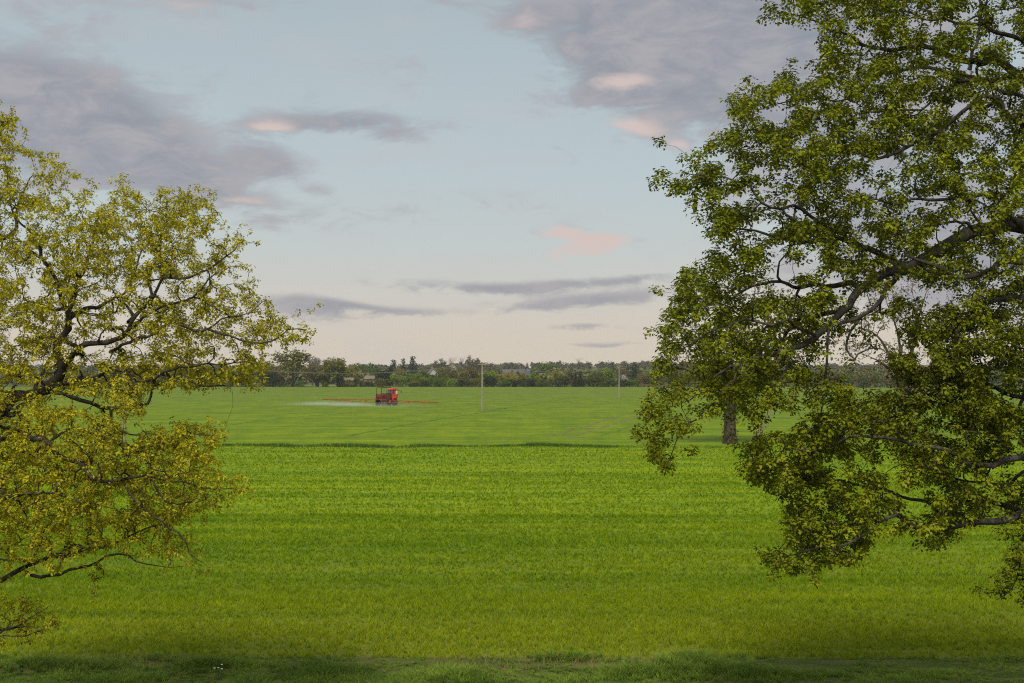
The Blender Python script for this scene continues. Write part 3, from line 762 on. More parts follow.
def right_tree():
    tb = (11.6, 23.5, 0.0)
    limbs = [
        ([(1200, 300, 23.5), (1120, 250, 23.3), (1024, 229, 23), (985, 232, 22.9), (950, 243, 22.8), (925, 256, 22.7), (905, 268, 22.6), (880, 276, 22.4), (862, 288, 22.2), (845, 310, 22), (815, 335, 21.8), (795, 346, 21.6), (770, 355, 21.4), (745, 362, 21.3), (715, 378, 21.2), (690, 400, 21.1)], 14, 1.1),
        ([(1200, 330, 23.5), (1100, 275, 22.5), (1024, 258, 21.8), (995, 268, 21.6), (970, 274, 21.5), (940, 272, 21.4), (915, 262, 21.3), (905, 255, 21.3)], 7, 2.0),
        ([(905, 268, 22.6), (888, 282, 22.1), (876, 300, 21.8), (862, 316, 21.6), (840, 328, 21.4), (831, 345, 21.3), (828, 372, 21.2), (824, 400, 21.1), (818, 425, 21)], 4.8, 1.0),
        ([(862, 316, 21.6), (850, 332, 21.4), (844, 345, 21.3), (852, 356, 21.2), (862, 352, 21.2)], 2.4, 1.4),
        ([(845, 310, 22), (825, 312, 22.3), (800, 322, 22.5), (782, 340, 22.6), (772, 352, 22.7), (760, 380, 22.8), (755, 400, 22.9)], 4.5, 1.0),
        ([(862, 288, 22.2), (840, 282, 22.8), (815, 280, 23.2), (790, 288, 23.5), (760, 285, 23.8), (730, 300, 24), (705, 320, 24.2)], 5, 1.0),
        ([(795, 346, 21.6), (785, 372, 21.2), (778, 395, 21), (774, 415, 20.9)], 2.5, .7),
        ([(1120, 250, 23.3), (1080, 150, 23.5), (1040, 90, 23.6), (1004, 62, 23.6), (978, 60, 23.5), (949, 55, 23.4), (930, 53, 23.3), (895, 52, 23.2), (860, 40, 23), (820, 22, 22.9), (780, 12, 22.8)], 9, .8),
        ([(1080, 150, 23.5), (1030, 88, 24), (997, 75, 24.3), (970, 74, 24.4), (946, 74, 24.5), (910, 70, 24.6), (880, 80, 24.7), (850, 92, 24.8), (800, 100, 24.8), (755, 110, 24.8)], 5, .8),
        ([(1110, 230, 23.3), (1040, 110, 22.6), (988, 88, 22.4), (962, 88, 22.3), (945, 98, 22.2), (930, 104, 22.1), (900, 110, 22), (870, 108, 21.9), (840, 95, 21.8)], 4, .7),
        ([(1130, 260, 23.3), (1060, 160, 22.3), (990, 102, 22), (968, 106, 21.9), (940, 125, 21.8), (905, 150, 21.6), (880, 160, 21.5), (850, 158, 21.4), (824, 173, 21.3), (809, 166, 21.2), (788, 145, 21.1), (760, 120, 21), (738, 100, 21)], 4.4, .8),
        ([(850, 245, 22.6), (825, 222, 22), (798, 204, 21.6), (772, 206, 21.4), (740, 190, 21.2), (710, 178, 21.1), (680, 170, 21)], 3.6, .7),
        ([(905, 266, 22.6), (880, 255, 22.8), (850, 245, 22.8), (815, 240, 22.6), (780, 235, 22.4), (745, 230, 22.3), (712, 222, 22.2)], 6, .9),
        ([(1080, 150, 23.5), (1030, 50, 23), (991, 32, 22.8), (968, 28, 22.6), (930, 15, 22.5), (880, 8, 22.4)], 5, 1.0),
        ([(970, 70, 24.4), (975, 50, 24.4), (980, 30, 24.5), (975, -20, 24.6)], 3.5, 2),
        ([(1024, 229, 23), (1000, 205, 22), (960, 195, 21.3), (925, 200, 20.9), (885, 205, 20.6), (845, 200, 20.4)], 4.5, .9),
        ([(985, 232, 22.9), (965, 222, 21.6), (930, 228, 21.2), (890, 235, 21)], 3, .9),
        ([(815, 335, 21.8), (780, 320, 21), (745, 318, 20.6), (710, 335, 20.4), (680, 350, 20.3)], 3, .8),
        ([(745, 362, 21.3), (720, 395, 20.8), (695, 420, 20.6), (675, 445, 20.5), (668, 462, 20.5)], 2, .6),
        # lower bough
        ([(1200, 430, 23.4), (1120, 350, 22.8), (1060, 305, 22.4), (1024, 298, 22.2), (1000, 300, 22.1), (981, 310, 22), (968, 320, 22), (959, 345, 21.9), (949, 374, 21.8), (944, 392, 21.8)], 7, 1.2),
        ([(1200, 560, 23.4), (1120, 530, 22.8), (1060, 520, 22.4), (1024, 515, 22.2), (999, 519, 22.1), (966, 523, 22), (939, 527, 21.9), (905, 520, 21.8), (880, 525, 21.7), (850, 540, 21.6), (815, 550, 21.5), (785, 556, 21.5)], 9, .8),
        ([(1040, 517, 22.3), (1010, 506, 22.8), (979, 499, 23), (945, 502, 23.2), (912, 506, 23.3), (880, 490, 23.4), (840, 480, 23.5), (800, 478, 23.5), (765, 472, 23.5)], 5, .8),
        ([(1200, 520, 23.4), (1110, 480, 22.4), (1024, 462, 21.6), (989, 461, 21.4), (955, 455, 21.2), (915, 445, 21.1), (870, 440, 21), (820, 445, 20.9), (775, 452, 20.9)], 7, .8),
        ([(1040, 466, 21.8), (1013, 474, 22), (999, 480, 22.1), (970, 482, 22.2), (940, 470, 22.3), (900, 465, 22.3)], 3.4, .9),
        ([(1110, 400, 23), (1060, 400, 22.6), (1024, 392, 22.4), (990, 385, 22.3), (950, 400, 22.1), (910, 410, 22), (870, 415, 21.9), (840, 420, 21.9)], 5, .8),
        ([(1060, 520, 22.4), (1040, 545, 22), (1020, 570, 21.8), (1010, 590, 21.7), (996, 600, 21.7)], 2.6, .6),
        ([(1060, 525, 22.4), (1050, 560, 21.9), (1040, 590, 21.7), (1022, 604, 21.6)], 2.4, .6),
    ]
    R1 = [(750, -12), (770, 18), (800, 14), (821, 28), (826, 60), (812, 84), (795, 76), (770, 80), (752, 92), (735, 82), (727, 98), (733, 122), (712, 142), (700, 163), (682, 170), (659, 162), (662, 180), (684, 192), (690, 208), (708, 216), (716, 245), (706, 262), (684, 272), (672, 300), (662, 325), (664, 350), (652, 375), (640, 410), (637, 440), (652, 455), (667, 470), (676, 452), (690, 432), (716, 418), (735, 400), (770, 395), (800, 372), (820, 345), (842, 332), (858, 300), (892, 284), (930, 285), (960, 290), (1040, 262), (1210, 250), (1210, -160), (740, -160)]
    R2 = [(736, 395), (760, 388), (800, 372), (842, 372), (856, 396), (850, 420), (838, 445), (822, 435), (806, 468), (790, 430), (760, 428), (742, 412)]
    R3 = [(744, 456), (760, 441), (790, 425), (840, 408), (882, 396), (905, 386), (893, 362), (900, 342), (915, 322), (950, 308), (1000, 288), (1040, 282), (1210, 290), (1210, 560), (1060, 545), (1020, 530), (990, 514), (970, 528), (945, 546), (905, 530), (876, 524), (866, 550), (845, 566), (800, 573), (774, 566), (767, 556), (786, 540), (792, 520), (775, 500), (754, 482)]
    R4 = [(990, 545), (1012, 555), (995, 590), (988, 600), (1010, 606), (1070, 605), (1070, 540), (1030, 524)]
    R5 = [(840, 330), (858, 300), (900, 290), (925, 300), (895, 315), (870, 350), (866, 372), (848, 365), (838, 345)]
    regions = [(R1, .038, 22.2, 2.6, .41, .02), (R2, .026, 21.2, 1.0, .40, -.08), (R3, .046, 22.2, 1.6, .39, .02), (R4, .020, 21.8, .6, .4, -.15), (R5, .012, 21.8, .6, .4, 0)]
    trunk = [(11.6, 23.5, -.1, .85), (11.6, 23.5, .8, .68), (11.55, 23.5, 2.5, .6), (11.5, 23.5, 5, .55), (11.2, 23.5, 8, .42), (10.6, 23.6, 11, .28), (10.2, 23.8, 14, .1)]
    return big_tree('oak_tree', 'huge dense green oak with boughs hanging low over the field, grey limbs showing', tb, trunk, limbs, regions, bark_right, leaf_right, .13, .0062,
                    dict(n=38, L=.066, W=.044, spread=.112, up=.4, second=.10, stretch=.35), clear=.4, fat=.62)
right_tree()

# ------------------------------------------------------------------ field oaks in the middle distance
def field_oak(px, base_py, tops, label, leafm, dens, leaf, trunk_w, lean=0.0):
    b = on_ground(px, base_py, 0.0); d = b[1]
    root = empty('oak_tree', b); tag(root, label, 'tree')
    s = d / F
    # crown blobs: (px, py, rx, ry)
    T = []
    for cx, cyy, rx, ry in tops:
        n = int(rx * ry * dens)
        v = rng.normal(0, 1, (n, 3)); v /= np.linalg.norm(v, axis=1)[:, None]; v *= rng.uniform(.45, 1, n)[:, None] ** .5
        c = at(cx, cyy, d); T.append(c + v * np.array([rx * s, (rx + ry) / 2 * s, ry * s]))
    T = np.concatenate(T)
    ctr = T.mean(0); zt = T[:, 2].max()
    fork = b + np.array([lean, 0, 4.2])
    L = [np.array([[*(b + np.array([0, 0, -.1])), trunk_w * .70], [*(b + np.array([0, 0, .5])), trunk_w * .54], [*(b + np.array([lean * .4, 0, 2])), trunk_w * .46], [*fork, trunk_w * .46], [*(fork * .6 + np.array([ctr[0], d, zt - 5]) * .4 + np.array([.5, 0, 0])), trunk_w * .16], [ctr[0] - .8, d, zt - 4.5, trunk_w * .03]])]
    for k, (cx, cyy, rx, ry) in enumerate(tops):
        c = at(cx, cyy, d) + rng.normal(0, 1, 3) * np.array([.5, rx * s * .5, .5]); m = fork * .45 + c * .55 + np.array([0, 0, .6])
        m = m + rng.normal(0, .5, 3); L.append(np.array([[*fork, trunk_w * .22], [*m, trunk_w * .10], [*c, trunk_w * .03]]))
    L = [catmull(l, .5) for l in L]
    pos, par, rr, lid, tips, nl = grow(L, T, .6, .018, .4, .3)
    tr = None
    for k in range(len(L)):
        sum_len[0] = 0; r = tubes(pos, par, rr, lid, k, nl)
        if r is None: continue
        o = mesh_np('trunk' if k == 0 else 'limb', r[0] - b, r[1], bark_mid, parent=root if k == 0 else tr, smooth=True)
        if k == 0: tr = o
    # sprigs sprouting from the bark
    m = 90; a = rng.random(m) * 6.28; zz = rng.uniform(.2, 4.2, m) ; spr = b + np.stack([np.cos(a) * trunk_w * .52, np.sin(a) * trunk_w * .52, zz], 1)
    V, Fc, t = leaf_quads(spr, np.stack([np.cos(a), np.sin(a), a * 0], 1), 5, .26, .12, .16, .2)
    Vs, Fs, ts = V, Fc, t * .6
    D = pos[tips] - pos[par[tips]]; D /= np.maximum(np.linalg.norm(D, axis=1), 1e-9)[:, None]
    V, Fc, t = leaf_quads(pos[tips], D, leaf['n'], leaf['L'], leaf['W'], leaf['spread'], .2)
    Fc = np.concatenate([Fc, Fs + len(V)]); V = np.concatenate([V, Vs]); t = np.concatenate([t, ts])
    mesh_np('crown', V - b, Fc, leafm, t, root)
bark_mid = bark_mat('ridged_bark', (0.022, 0.017, 0.012, 1), (0.085, 0.066, 0.045, 1), 2.2)
leaf_mid = leaf_mat('budding_oak_leaf', (0.08, 0.075, 0.018, 1), (0.24, 0.21, 0.05, 1), .35, patch=.15)
leaf_bud = leaf_mat('brown_bud_leaf', (0.10, 0.075, 0.04, 1), (0.25, 0.20, 0.09, 1), .35, patch=.15)
field_oak(730, 443.5, [(700, 330, 42, 48), (735, 310, 48, 45), (775, 325, 45, 45), (690, 370, 36, 28), (735, 365, 45, 30), (790, 365, 35, 28), (725, 395, 20, 12)],
          'stout field oak standing alone on the crop behind the hanging boughs, thick trunk showing', leaf_mid, .085, dict(n=7, L=.36, W=.19, spread=.28), 1.12)
field_oak(905, 437, [(850, 330, 28, 24), (885, 305, 38, 28), (930, 300, 42, 32), (970, 325, 38, 30), (870, 360, 34, 26), (915, 365, 42, 30), (950, 380, 30, 20)],
          'brown budding oak with thin airy crown half hidden behind the low green bough', leaf_bud, .09, dict(n=6, L=.34, W=.16, spread=.3), 1.1)

# ------------------------------------------------------------------ far trees: prototypes of height 1, width 1
def proto_leaves(lobes, n, size, updark=0.0):
    Vs, ts = [], []
    per = [max(4, int(n * l[3] * l[3] / sum(k[3] ** 2 for k in lobes))) for l in lobes]
    C, D = [], []
    for (x, y, z, r, sq), m in zip(lobes, per):
        v = rng.normal(0, 1, (m, 3)); v /= np.linalg.norm(v, axis=1)[:, None]
        rad = r * rng.uniform(.55, 1.08, m)[:, None]
        C.append(np.array([x, y, z]) + v * rad * np.array([1, 1, sq])); D.append(v)
    C = np.concatenate(C); D = np.concatenate(D)
    return leaf_quads(C, D, 3, size * 1.15, size * .95, size * .5, .1)

def make_proto(kind, seed):
    r = np.random.default_rng(seed); lobes = []; tr = MB()
    if kind in ('round', 'oak', 'thin'):
        lo = .30 if kind == 'oak' else .22
        for i in range(15):
            a = r.random() * 6.28; q = math.sqrt(r.random()) * .36; z = lo + .12 + (r.random()) * (.78 - lo - .12)
            k = math.sqrt(max(.1, 1 - ((z - .55) / .5) ** 2)); rad = r.uniform(.10, .19)
            lobes.append((q * k * math.cos(a), q * k * math.sin(a), z, rad, .8))
        lobes.append((0, 0, .83, .15, .9))
        n, size = (520, .050) if kind != 'thin' else (300, .034)
        tr.tube([(0, 0, -.02), (.005, 0, .15), (0.01, 0, .4), (0, .01, .8)], [.045, .034, .026, .006], 6)
        for i in range(7):
            a = i * .9 + r.random(); z = r.uniform(.2, .5)
            tr.tube([(0, 0, z), (.16 * math.cos(a), .16 * math.sin(a), z + .12), (.34 * math.cos(a), .34 * math.sin(a), z + .28)], [.018, .012, .003], 5)
    elif kind == 'tall':
        for i in range(14):
            a = r.random() * 6.28; q = math.sqrt(r.random()) * .32; z = .18 + .68 * (i / 13)
            lobes.append((q * math.cos(a), q * math.sin(a), z, r.uniform(.11, .17) * (1.15 - .5 * z), 1.2))
        n, size = 460, .042
        tr.tube([(0, 0, -.02), (0, 0, .4), (0.02, 0, .9)], [.035, .022, .004], 6)
        for i in range(8):
            a = i * .8; z = r.uniform(.15, .45)
            tr.tube([(0, 0, z), (.15 * math.cos(a), .15 * math.sin(a), z + .25), (.25 * math.cos(a), .25 * math.sin(a), z + .48)], [.014, .009, .003], 5)
    elif kind == 'bush':
        for i in range(12):
            a = r.random() * 6.28; q = math.sqrt(r.random()) * .36; z = r.uniform(.15, .72)
            lobes.append((q * math.cos(a), q * math.sin(a), z * (1 - .5 * q), r.uniform(.15, .24), .9))
        n, size = 420, .066
        tr.tube([(0, 0, -.02), (0, 0, .3), (0.02, 0, .6)], [.04, .03, .01], 5)
    elif kind == 'conifer':
        for i in range(13):
            z = .12 + .80 * i / 12; rad = .34 * (1 - z) + .05
            for k in range(4):
                a = r.random() * 6.28
                lobes.append((rad * .6 * math.cos(a), rad * .6 * math.sin(a), z - .02, rad * .5 + .03, .55))
        n, size = 520, .05
        tr.tube([(0, 0, -.02), (0, 0, .5), (0, 0, .97)], [.035, .022, .004], 6)
    elif kind == 'column':
        for i in range(10):
            z = .1 + .8 * i / 9; lobes.append((r.normal(0, .08), r.normal(0, .08), z, .30 * (1.05 - .6 * z), .5))
        n, size = 300, .06
        tr.tube([(0, 0, -.02), (0, 0, .5), (0, 0, .9)], [.06, .04, .01], 5)
    elif kind == 'bare':
        for i in range(10):
            a = r.random() * 6.28; q = math.sqrt(r.random()) * .33; lobes.append((q * math.cos(a), q * math.sin(a), r.uniform(.5, .88), .12, 1))
        n, size = 90, .022
        tr.tube([(0, 0, -.02), (0, 0, .4), (0.02, 0, .95)], [.03, .022, .003], 6)
        for i in range(26):
            a = r.random() * 6.28; z = r.uniform(.3, .65); q = r.uniform(.15, .38)
            tr.tube([(0, 0, z), (q * .5 * math.cos(a), q * .5 * math.sin(a), z + .16), (q * math.cos(a), q * math.sin(a), min(.98, z + .33))], [.010, .007, .002], 4)
    V, Fc, t = proto_leaves(lobes, n, size)
    V[:, 2] = np.maximum(V[:, 2], 0.0)
    # normalise the crown to width 1, height 1
    V[:, 2] /= np.percentile(V[:, 2], 99.5); wd = np.percentile(np.abs(V[:, :2]), 99); V[:, :2] *= .5 / wd
    return (V, Fc, t), tr

far_leaf = leaf_mat('far_tree_leaf', (0.72, 0.74, 0.75, 1), (1.2, 1.18, 1.1, 1), .45, obj_color=True, patch=.08)
far_bark = simple_mat('far_bark', (.045, .038, .03), .9, scale=3)
PROTO = {}
def proto(kind, var):
    k = (kind, var)
    if k not in PROTO:
        (V, Fc, t), tr = make_proto(kind, 100 + 7 * var + len(kind) * 31)
        c = mesh_np('crown', V, Fc, far_leaf, t); b = tr.build('trunk', far_bark)
        PROTO[k] = (c, b, [False])
    return PROTO[k]

COL = dict(olive=(.105, .10, .016), tan=(.15, .12, .038), brown=(.105, .08, .034), green=(.065, .11, .013), bright=(.11, .17, .012), dark=(.022, .034, .018), deep=(.04, .055, .020),
           blue=(.035, .052, .042), yellow=(.18, .165, .018), grey=(.12, .11, .09), pale=(.5, .47, .42), pink=(.18, .13, .09), mid=(.06, .085, .015))
NTREE = [0]
def far_tree(kind, x0, x1, top, d, colour, label, group=None, name=None, base=None):
    """crown from picture column x0 to x1, top row, standing at distance d"""
    px = (x0 + x1) / 2; X = at(px, top, d)
    g = float(hill(X[0], d)); h = X[2] - g; w = (x1 - x0) * d / F * (1.35 if kind == 'conifer' else 1.1)
    var = NTREE[0] % 3; NTREE[0] += 1
    c, b, used = proto(kind, var)
    root = empty(name or {'bush': 'shrub', 'conifer': 'conifer_tree', 'column': 'cypress_tree', 'oak': 'oak_tree'}.get(kind, 'tree'), (X[0], d, g - .05), rng.random() * 6.28)
    root.scale = (w, w, h)
    tag(root, label, 'shrub' if kind == 'bush' else 'tree', group)
    if used[0]:
        c = c.copy(); b = b.copy(); col.objects.link(c); col.objects.link(b)
    used[0] = True
    c.parent = root; b.parent = root
    v = rng.uniform(.88, 1.12)
    c.color = tuple(k * v * (1.1 if colour in ('dark', 'blue', 'pale') else 1.5 if colour in ('tan', 'brown', 'pink', 'grey') else 1.75) for k in COL[colour]) + (1,)
    return root

G1 = 'trees and shrubs along the far field edge'
G2 = 'trees beyond the far hedge'
G3 = 'skyline trees on the far rise'
far_list = [
    # --- left of the gap
    ('round', 252, 284, 362, 585, 'brown', 'brown tree between the yellow oak leaves and the far ivy-clad oak', G2),
    ('bush', 262, 284, 372, 562, 'dark', 'dark evergreen thicket at the left foot of the far ivy-clad oak', G1),
    ('oak', 274, 312, 350, 558, 'olive', 'tallest far oak with dark ivy-clad trunk at the field edge', G1),
    ('bush', 295, 304, 380, 553, 'green', 'small clipped green shrub right of the far ivy-clad oak', G1),
    ('round', 303, 322, 362, 590, 'tan', 'tan willow-like tree behind the pale lawn gap', G2),
    ('bush', 313, 321, 375, 556, 'dark', 'dark shrub bordering the lawn gap on its right', G1),
    ('round', 315, 331, 371, 560, 'olive', 'low olive tree between the lawn gap and the two-stemmed oak', G1),
    ('bush', 322, 329, 382, 552, 'green', 'small round green shrub in front of the low olive tree', G1),
    ('oak', 322, 354, 358, 557, 'olive', 'broad far oak with two ivy stems, nearest the sprayer boom tip', G1),
    ('bush', 333, 346, 376, 554, 'dark', 'black-green ivy thicket at the foot of the two-stemmed oak', G1),
    # --- behind the sprayer
    ('bush', 343, 360, 366, 610, 'tan', 'tan bushy tree right behind the broad far oak', G2),
    ('round', 350, 366, 363, 760, 'green', 'fresh green tree left of the dark holly, up the slope', G2),
    ('round', 358, 368, 366, 700, 'deep', 'deep green tree between two fresh green ones', G2),
    ('round', 362, 378, 363, 780, 'green', 'fresh green tree directly behind the deep green one', G2),
    ('round', 366, 382, 370, 660, 'mid', 'mid green tree left of the dark holly', G2),
    ('bush', 376, 393, 368, 600, 'dark', 'dark rounded holly behind the sprayer', G2),
    ('conifer', 388, 399, 360, 760, 'dark', 'dark conifer, left one of the three together', G2),
    ('conifer', 399, 407, 359, 770, 'dark', 'slim dark conifer, middle one of the three together', G2),
    ('conifer', 406, 419, 356.5, 760, 'blue', 'tallest broad dark conifer, right one of the three together', G2),
    ('bush', 389, 407, 368, 690, 'tan', 'tan domed tree under the three conifers', G2),
    ('bush', 391, 411, 373.5, 590, 'bright', 'bright green domed bush right above the sprayer cab', G1),
    ('bush', 405, 416, 371.5, 600, 'dark', 'dark yew-like bush between two bright green bushes', G1),
    ('bush', 413, 429, 373, 585, 'bright', 'bright green bush left of the white gable house', G1),
    ('bush', 420, 429, 372.5, 640, 'dark', 'small dark round evergreen left of the white gable', G2),
    ('column', 353, 357.5, 377, 556, 'dark', 'slim black-green cypress left of the sprayer', G1),
    ('column', 359.5, 363, 380.5, 555, 'dark', 'short slim cypress just right of the taller one', G1),
    ('bush', 363, 374, 381, 556, 'deep', 'low deep green shrub behind the sprayer tank', G1),
    ('bush', 372, 392, 378, 560, 'olive', 'low olive shrub behind the sprayer cab', G1),
    ('bush', 340, 356, 380, 555, 'olive', 'low olive shrub at the foot of the pale roofs', G1),
    ('bush', 408, 422, 380, 557, 'olive', 'low olive shrub right of the sprayer under the bright bush', G1),
    ('bush', 418, 428, 379.5, 556, 'deep', 'dark low shrub in line under the small round evergreen', G1),
    ('bush', 424, 438, 375, 570, 'green', 'light green bush under the white gable house', G1),
    # --- between gable and pole
    ('tall', 432, 448, 367, 570, 'olive', 'upright olive tree just right of the white gable house', G1),
    ('bush', 434, 446, 376, 556, 'green', 'green shrub at the foot of the upright olive tree', G1),
    ('tall', 442, 458, 364.5, 575, 'brown', 'tall brown leafless tree left in the brown row', G1),
    ('tall', 452, 470, 365.5, 570, 'tan', 'tall tan tree in the middle of the brown row', G1),
    ('bush', 446, 456, 377, 556, 'bright', 'bright shrub at the foot of the brown row', G1),
    ('tall', 464, 483, 364, 572, 'brown', 'tall brown tree beside the middle pole', G1),
    ('bush', 458, 470, 378, 556, 'deep', 'dark shrub under the tan tree of the brown row', G1),
    ('bush', 470, 482, 377, 556, 'olive', 'olive shrub left against the middle pole', G1),
    # --- right of the pole
    ('round', 483, 500, 370.5, 580, 'bright', 'yellow green tree just right of the middle pole', G1),
    ('bush', 484, 497, 376, 557, 'dark', 'dark evergreen at the right foot of the middle pole', G1),
    ('round', 496, 520, 372, 570, 'yellow', 'broad yellow olive tree below the long grey roof', G1),
    ('bush', 497, 512, 379, 556, 'mid', 'mid green shrub under the yellow olive tree', G1),
    ('bush', 509, 521, 379, 556, 'dark', 'dark shrub right under the yellow olive tree', G1),
    ('round', 515, 530, 374, 575, 'tan', 'tan tree under the blue-ended barn', G1),
    ('bush', 519, 530, 380, 556, 'deep', 'low deep green shrub below the blue-ended barn', G1),
    ('round', 524, 540, 372, 575, 'bright', 'bright green tree right of the blue-ended barn', G1),
    ('bush', 527, 537, 378.5, 556, 'dark', 'black-green round shrub right of the barn', G1),
    ('bush', 534, 548, 380, 557, 'mid', 'low green shrub between black shrub and yellow tree', G1),
    ('round', 507, 518, 363, 900, 'deep', 'round dark tree standing above the long grey roof', G2),
    ('conifer', 524.5, 529.5, 363, 880, 'dark', 'small dark conifer behind the blue-ended barn', G2),
    # --- centre right
    ('round', 538, 558, 362.5, 820, 'green', 'broad green dome of a tree up the slope, left of the bare tree', G2),
    ('round', 545, 566, 370.5, 565, 'yellow', 'yellow budding tree in the far hedge, biggest of its colour', G1),
    ('bush', 553, 568, 374, 556, 'deep', 'deep green ivy shrub in front of the yellow budding tree', G1),
    ('tall', 564, 578, 368, 600, 'brown', 'brown tree behind the pair of pointed evergreens', G2),
    ('conifer', 573, 579, 372.5, 556, 'dark', 'pointed black-green evergreen, shorter of the pair', G1),
    ('conifer', 577.5, 584, 371, 557, 'dark', 'pointed black-green evergreen, taller of the pair', G1),
    ('bush', 583, 603, 371.5, 560, 'mid', 'grey green rounded thicket right of the pointed evergreens', G1),
    ('round', 596, 617, 367.5, 565, 'bright', 'tall yellow green tree left of the second pole', G1),
    ('bush', 600, 616, 377, 555, 'mid', 'green shrub at the foot of the tall yellow green tree', G1),
    ('conifer', 610, 615, 363.5, 800, 'dark', 'tiny dark conifer on the slope left of the second pole', G2),
    ('round', 613, 632, 369, 640, 'brown', 'brown tree behind the second pole', G2),
    ('bush', 617, 628, 378, 556, 'deep', 'dark hedge shrub right at the second pole', G1),
    ('bush', 620, 629, 374.5, 575, 'pale', 'white blossoming shrub right of the second pole', G1),
    ('bush', 626, 638, 378.5, 555, 'green', 'fresh green shrub in front of the white blossom', G1),
    ('conifer', 629, 642, 364, 640, 'blue', 'broad bluish conifer right of the white blossom', G2),
    ('conifer', 625.5, 630, 364, 700, 'blue', 'narrow bluish conifer behind the white blossom', G2),
    ('bush', 636, 652, 372, 560, 'tan', 'round tan bush beside the green oak boughs', G1),
    ('round', 648, 668, 368, 600, 'mid', 'mid green tree half hidden by the tip of the green boughs', G2),
    # --- seen under the right oak
    ('round', 820, 848, 372, 560, 'brown', 'brown tree seen under the boughs, left of the green group', G2),
    ('round', 842, 862, 374, 545, 'green', 'green tree seen under the boughs, left of a darker one', G1),
    ('bush', 856, 871, 376, 530, 'deep', 'deep green tree seen under the boughs between lighter ones', G1),
    ('round', 866, 884, 374.5, 545, 'green', 'green tree seen under the boughs, left of the pinkish one', G1),
    ('round', 879, 895, 373.5, 550, 'pink', 'pinkish brown tree seen under the boughs', G1),
    ('round', 890, 908, 374, 545, 'mid', 'green tree seen under the boughs, right of the pinkish one', G1),
    # --- skyline
    ('round', 305, 321, 356.5, 1300, 'grey', 'grey skyline tree over the lawn gap', G3),
    ('round', 324, 334, 357.5, 1300, 'grey', 'small grey skyline tree left over the broad far oak', G3),
    ('round', 435, 447, 358.5, 1150, 'deep', 'dark skyline clump tree over the upright olive tree', G3),
    ('bare', 446, 456, 357, 1150, 'grey', 'bare skyline tree, left one of a leafless pair', G3),
    ('bare', 456, 466, 356.5, 1150, 'grey', 'bare skyline tree, right one of a leafless pair', G3),
    ('round', 465, 474, 355.5, 1150, 'brown', 'tallest dark skyline tree left of the middle pole', G3),
    ('round', 471, 484, 358, 1150, 'brown', 'sloping dark skyline tree just behind the middle pole top', G3),
    ('bare', 575, 583, 357.5, 1100, 'grey', 'solitary bare skyline tree above the pointed evergreens', G3),
    ('column', 585.5, 588.5, 361, 1100, 'grey', 'thin upright skyline tree right of the solitary bare one', G3),
    ('round', 500, 509, 362.5, 1300, 'grey', 'grey skyline tree left of the round dark tree', G3),
]
for a in far_list:
    far_tree(*a[:6], a[6], a[7])
# hedge trees glimpsed only through the leaves of the two big oaks
for x0, x1, tp, c in [(96, 122, 364, 'olive'), (120, 146, 366, 'brown'), (142, 168, 363, 'tan'), (165, 190, 366, 'mid'), (186, 212, 362, 'brown'), (208, 234, 365, 'olive'), (230, 256, 366, 'deep')]:
    far_tree('round', x0, x1, tp, 565 + 30 * rng.random(), c, 'hedge tree glimpsed through the leaves of the yellow oak', 'hedge trees behind the yellow oak')
for x0, x1, tp, c in [(664, 690, 370, 'olive'), (686, 712, 368, 'mid'), (745, 772, 369, 'brown'), (768, 795, 370, 'green'), (792, 822, 370, 'mid'), (905, 935, 371, 'olive'), (930, 960, 370, 'mid'), (958, 990, 371, 'brown'), (986, 1020, 370, 'mid')]:
    far_tree('round', x0, x1, tp, 560 + 30 * rng.random(), c, 'hedge tree glimpsed through the boughs of the green oak', 'hedge trees behind the green oak')

# distant woods that read as one mass
def woods(name, label, d0, d1, n, hmin, hmax, colours, x_px):
    C, D, B, Sz = [], [], [], []
    for i in range(n):
        d = rng.uniform(d0, d1); px = rng.uniform(*x_px); X = (px - 512) / F * d
        h = rng.uniform(hmin, hmax); w = h * rng.uniform(.35, .6); g = float(hill(X, d))
        m = 46; v = rng.normal(0, 1, (m, 3)); v /= np.linalg.norm(v, axis=1)[:, None]; v *= rng.uniform(.6, 1.05, m)[:, None]
        C.append(np.array([X, d, g + h * .55]) + v * np.array([w, w, h * .45])); D.append(v); B.append(np.full(m, rng.random()))
    C = np.concatenate(C); D = np.concatenate(D); B = np.concatenate(B)
    V, Fc, t = leaf_quads(C, D, 2, 1.9, 1.6, .5, .1)
    t = np.repeat(B, 2) * .7 + rng.random(len(Fc)) * .3
    o = mesh_np(name, V, Fc, leaf_mat(name + '_leaf', colours[0], colours[1], .25, patch=.02), t)
    tag(o, label, 'woodland', kind='stuff')
woods('distant_woodland', 'grey wooded ridge along the skyline', 1150, 1650, 900, 3.5, 7.0, ((0.06, 0.065, 0.04, 1), (0.15, 0.135, 0.08, 1)), (-150, 1180))
woods('woodland', 'mixed olive and brown wood on the slope behind the far hedge', 640, 1000, 520, 3.5, 6.5, ((0.09, 0.11, 0.03, 1), (0.24, 0.225, 0.075, 1)), (-150, 1180))

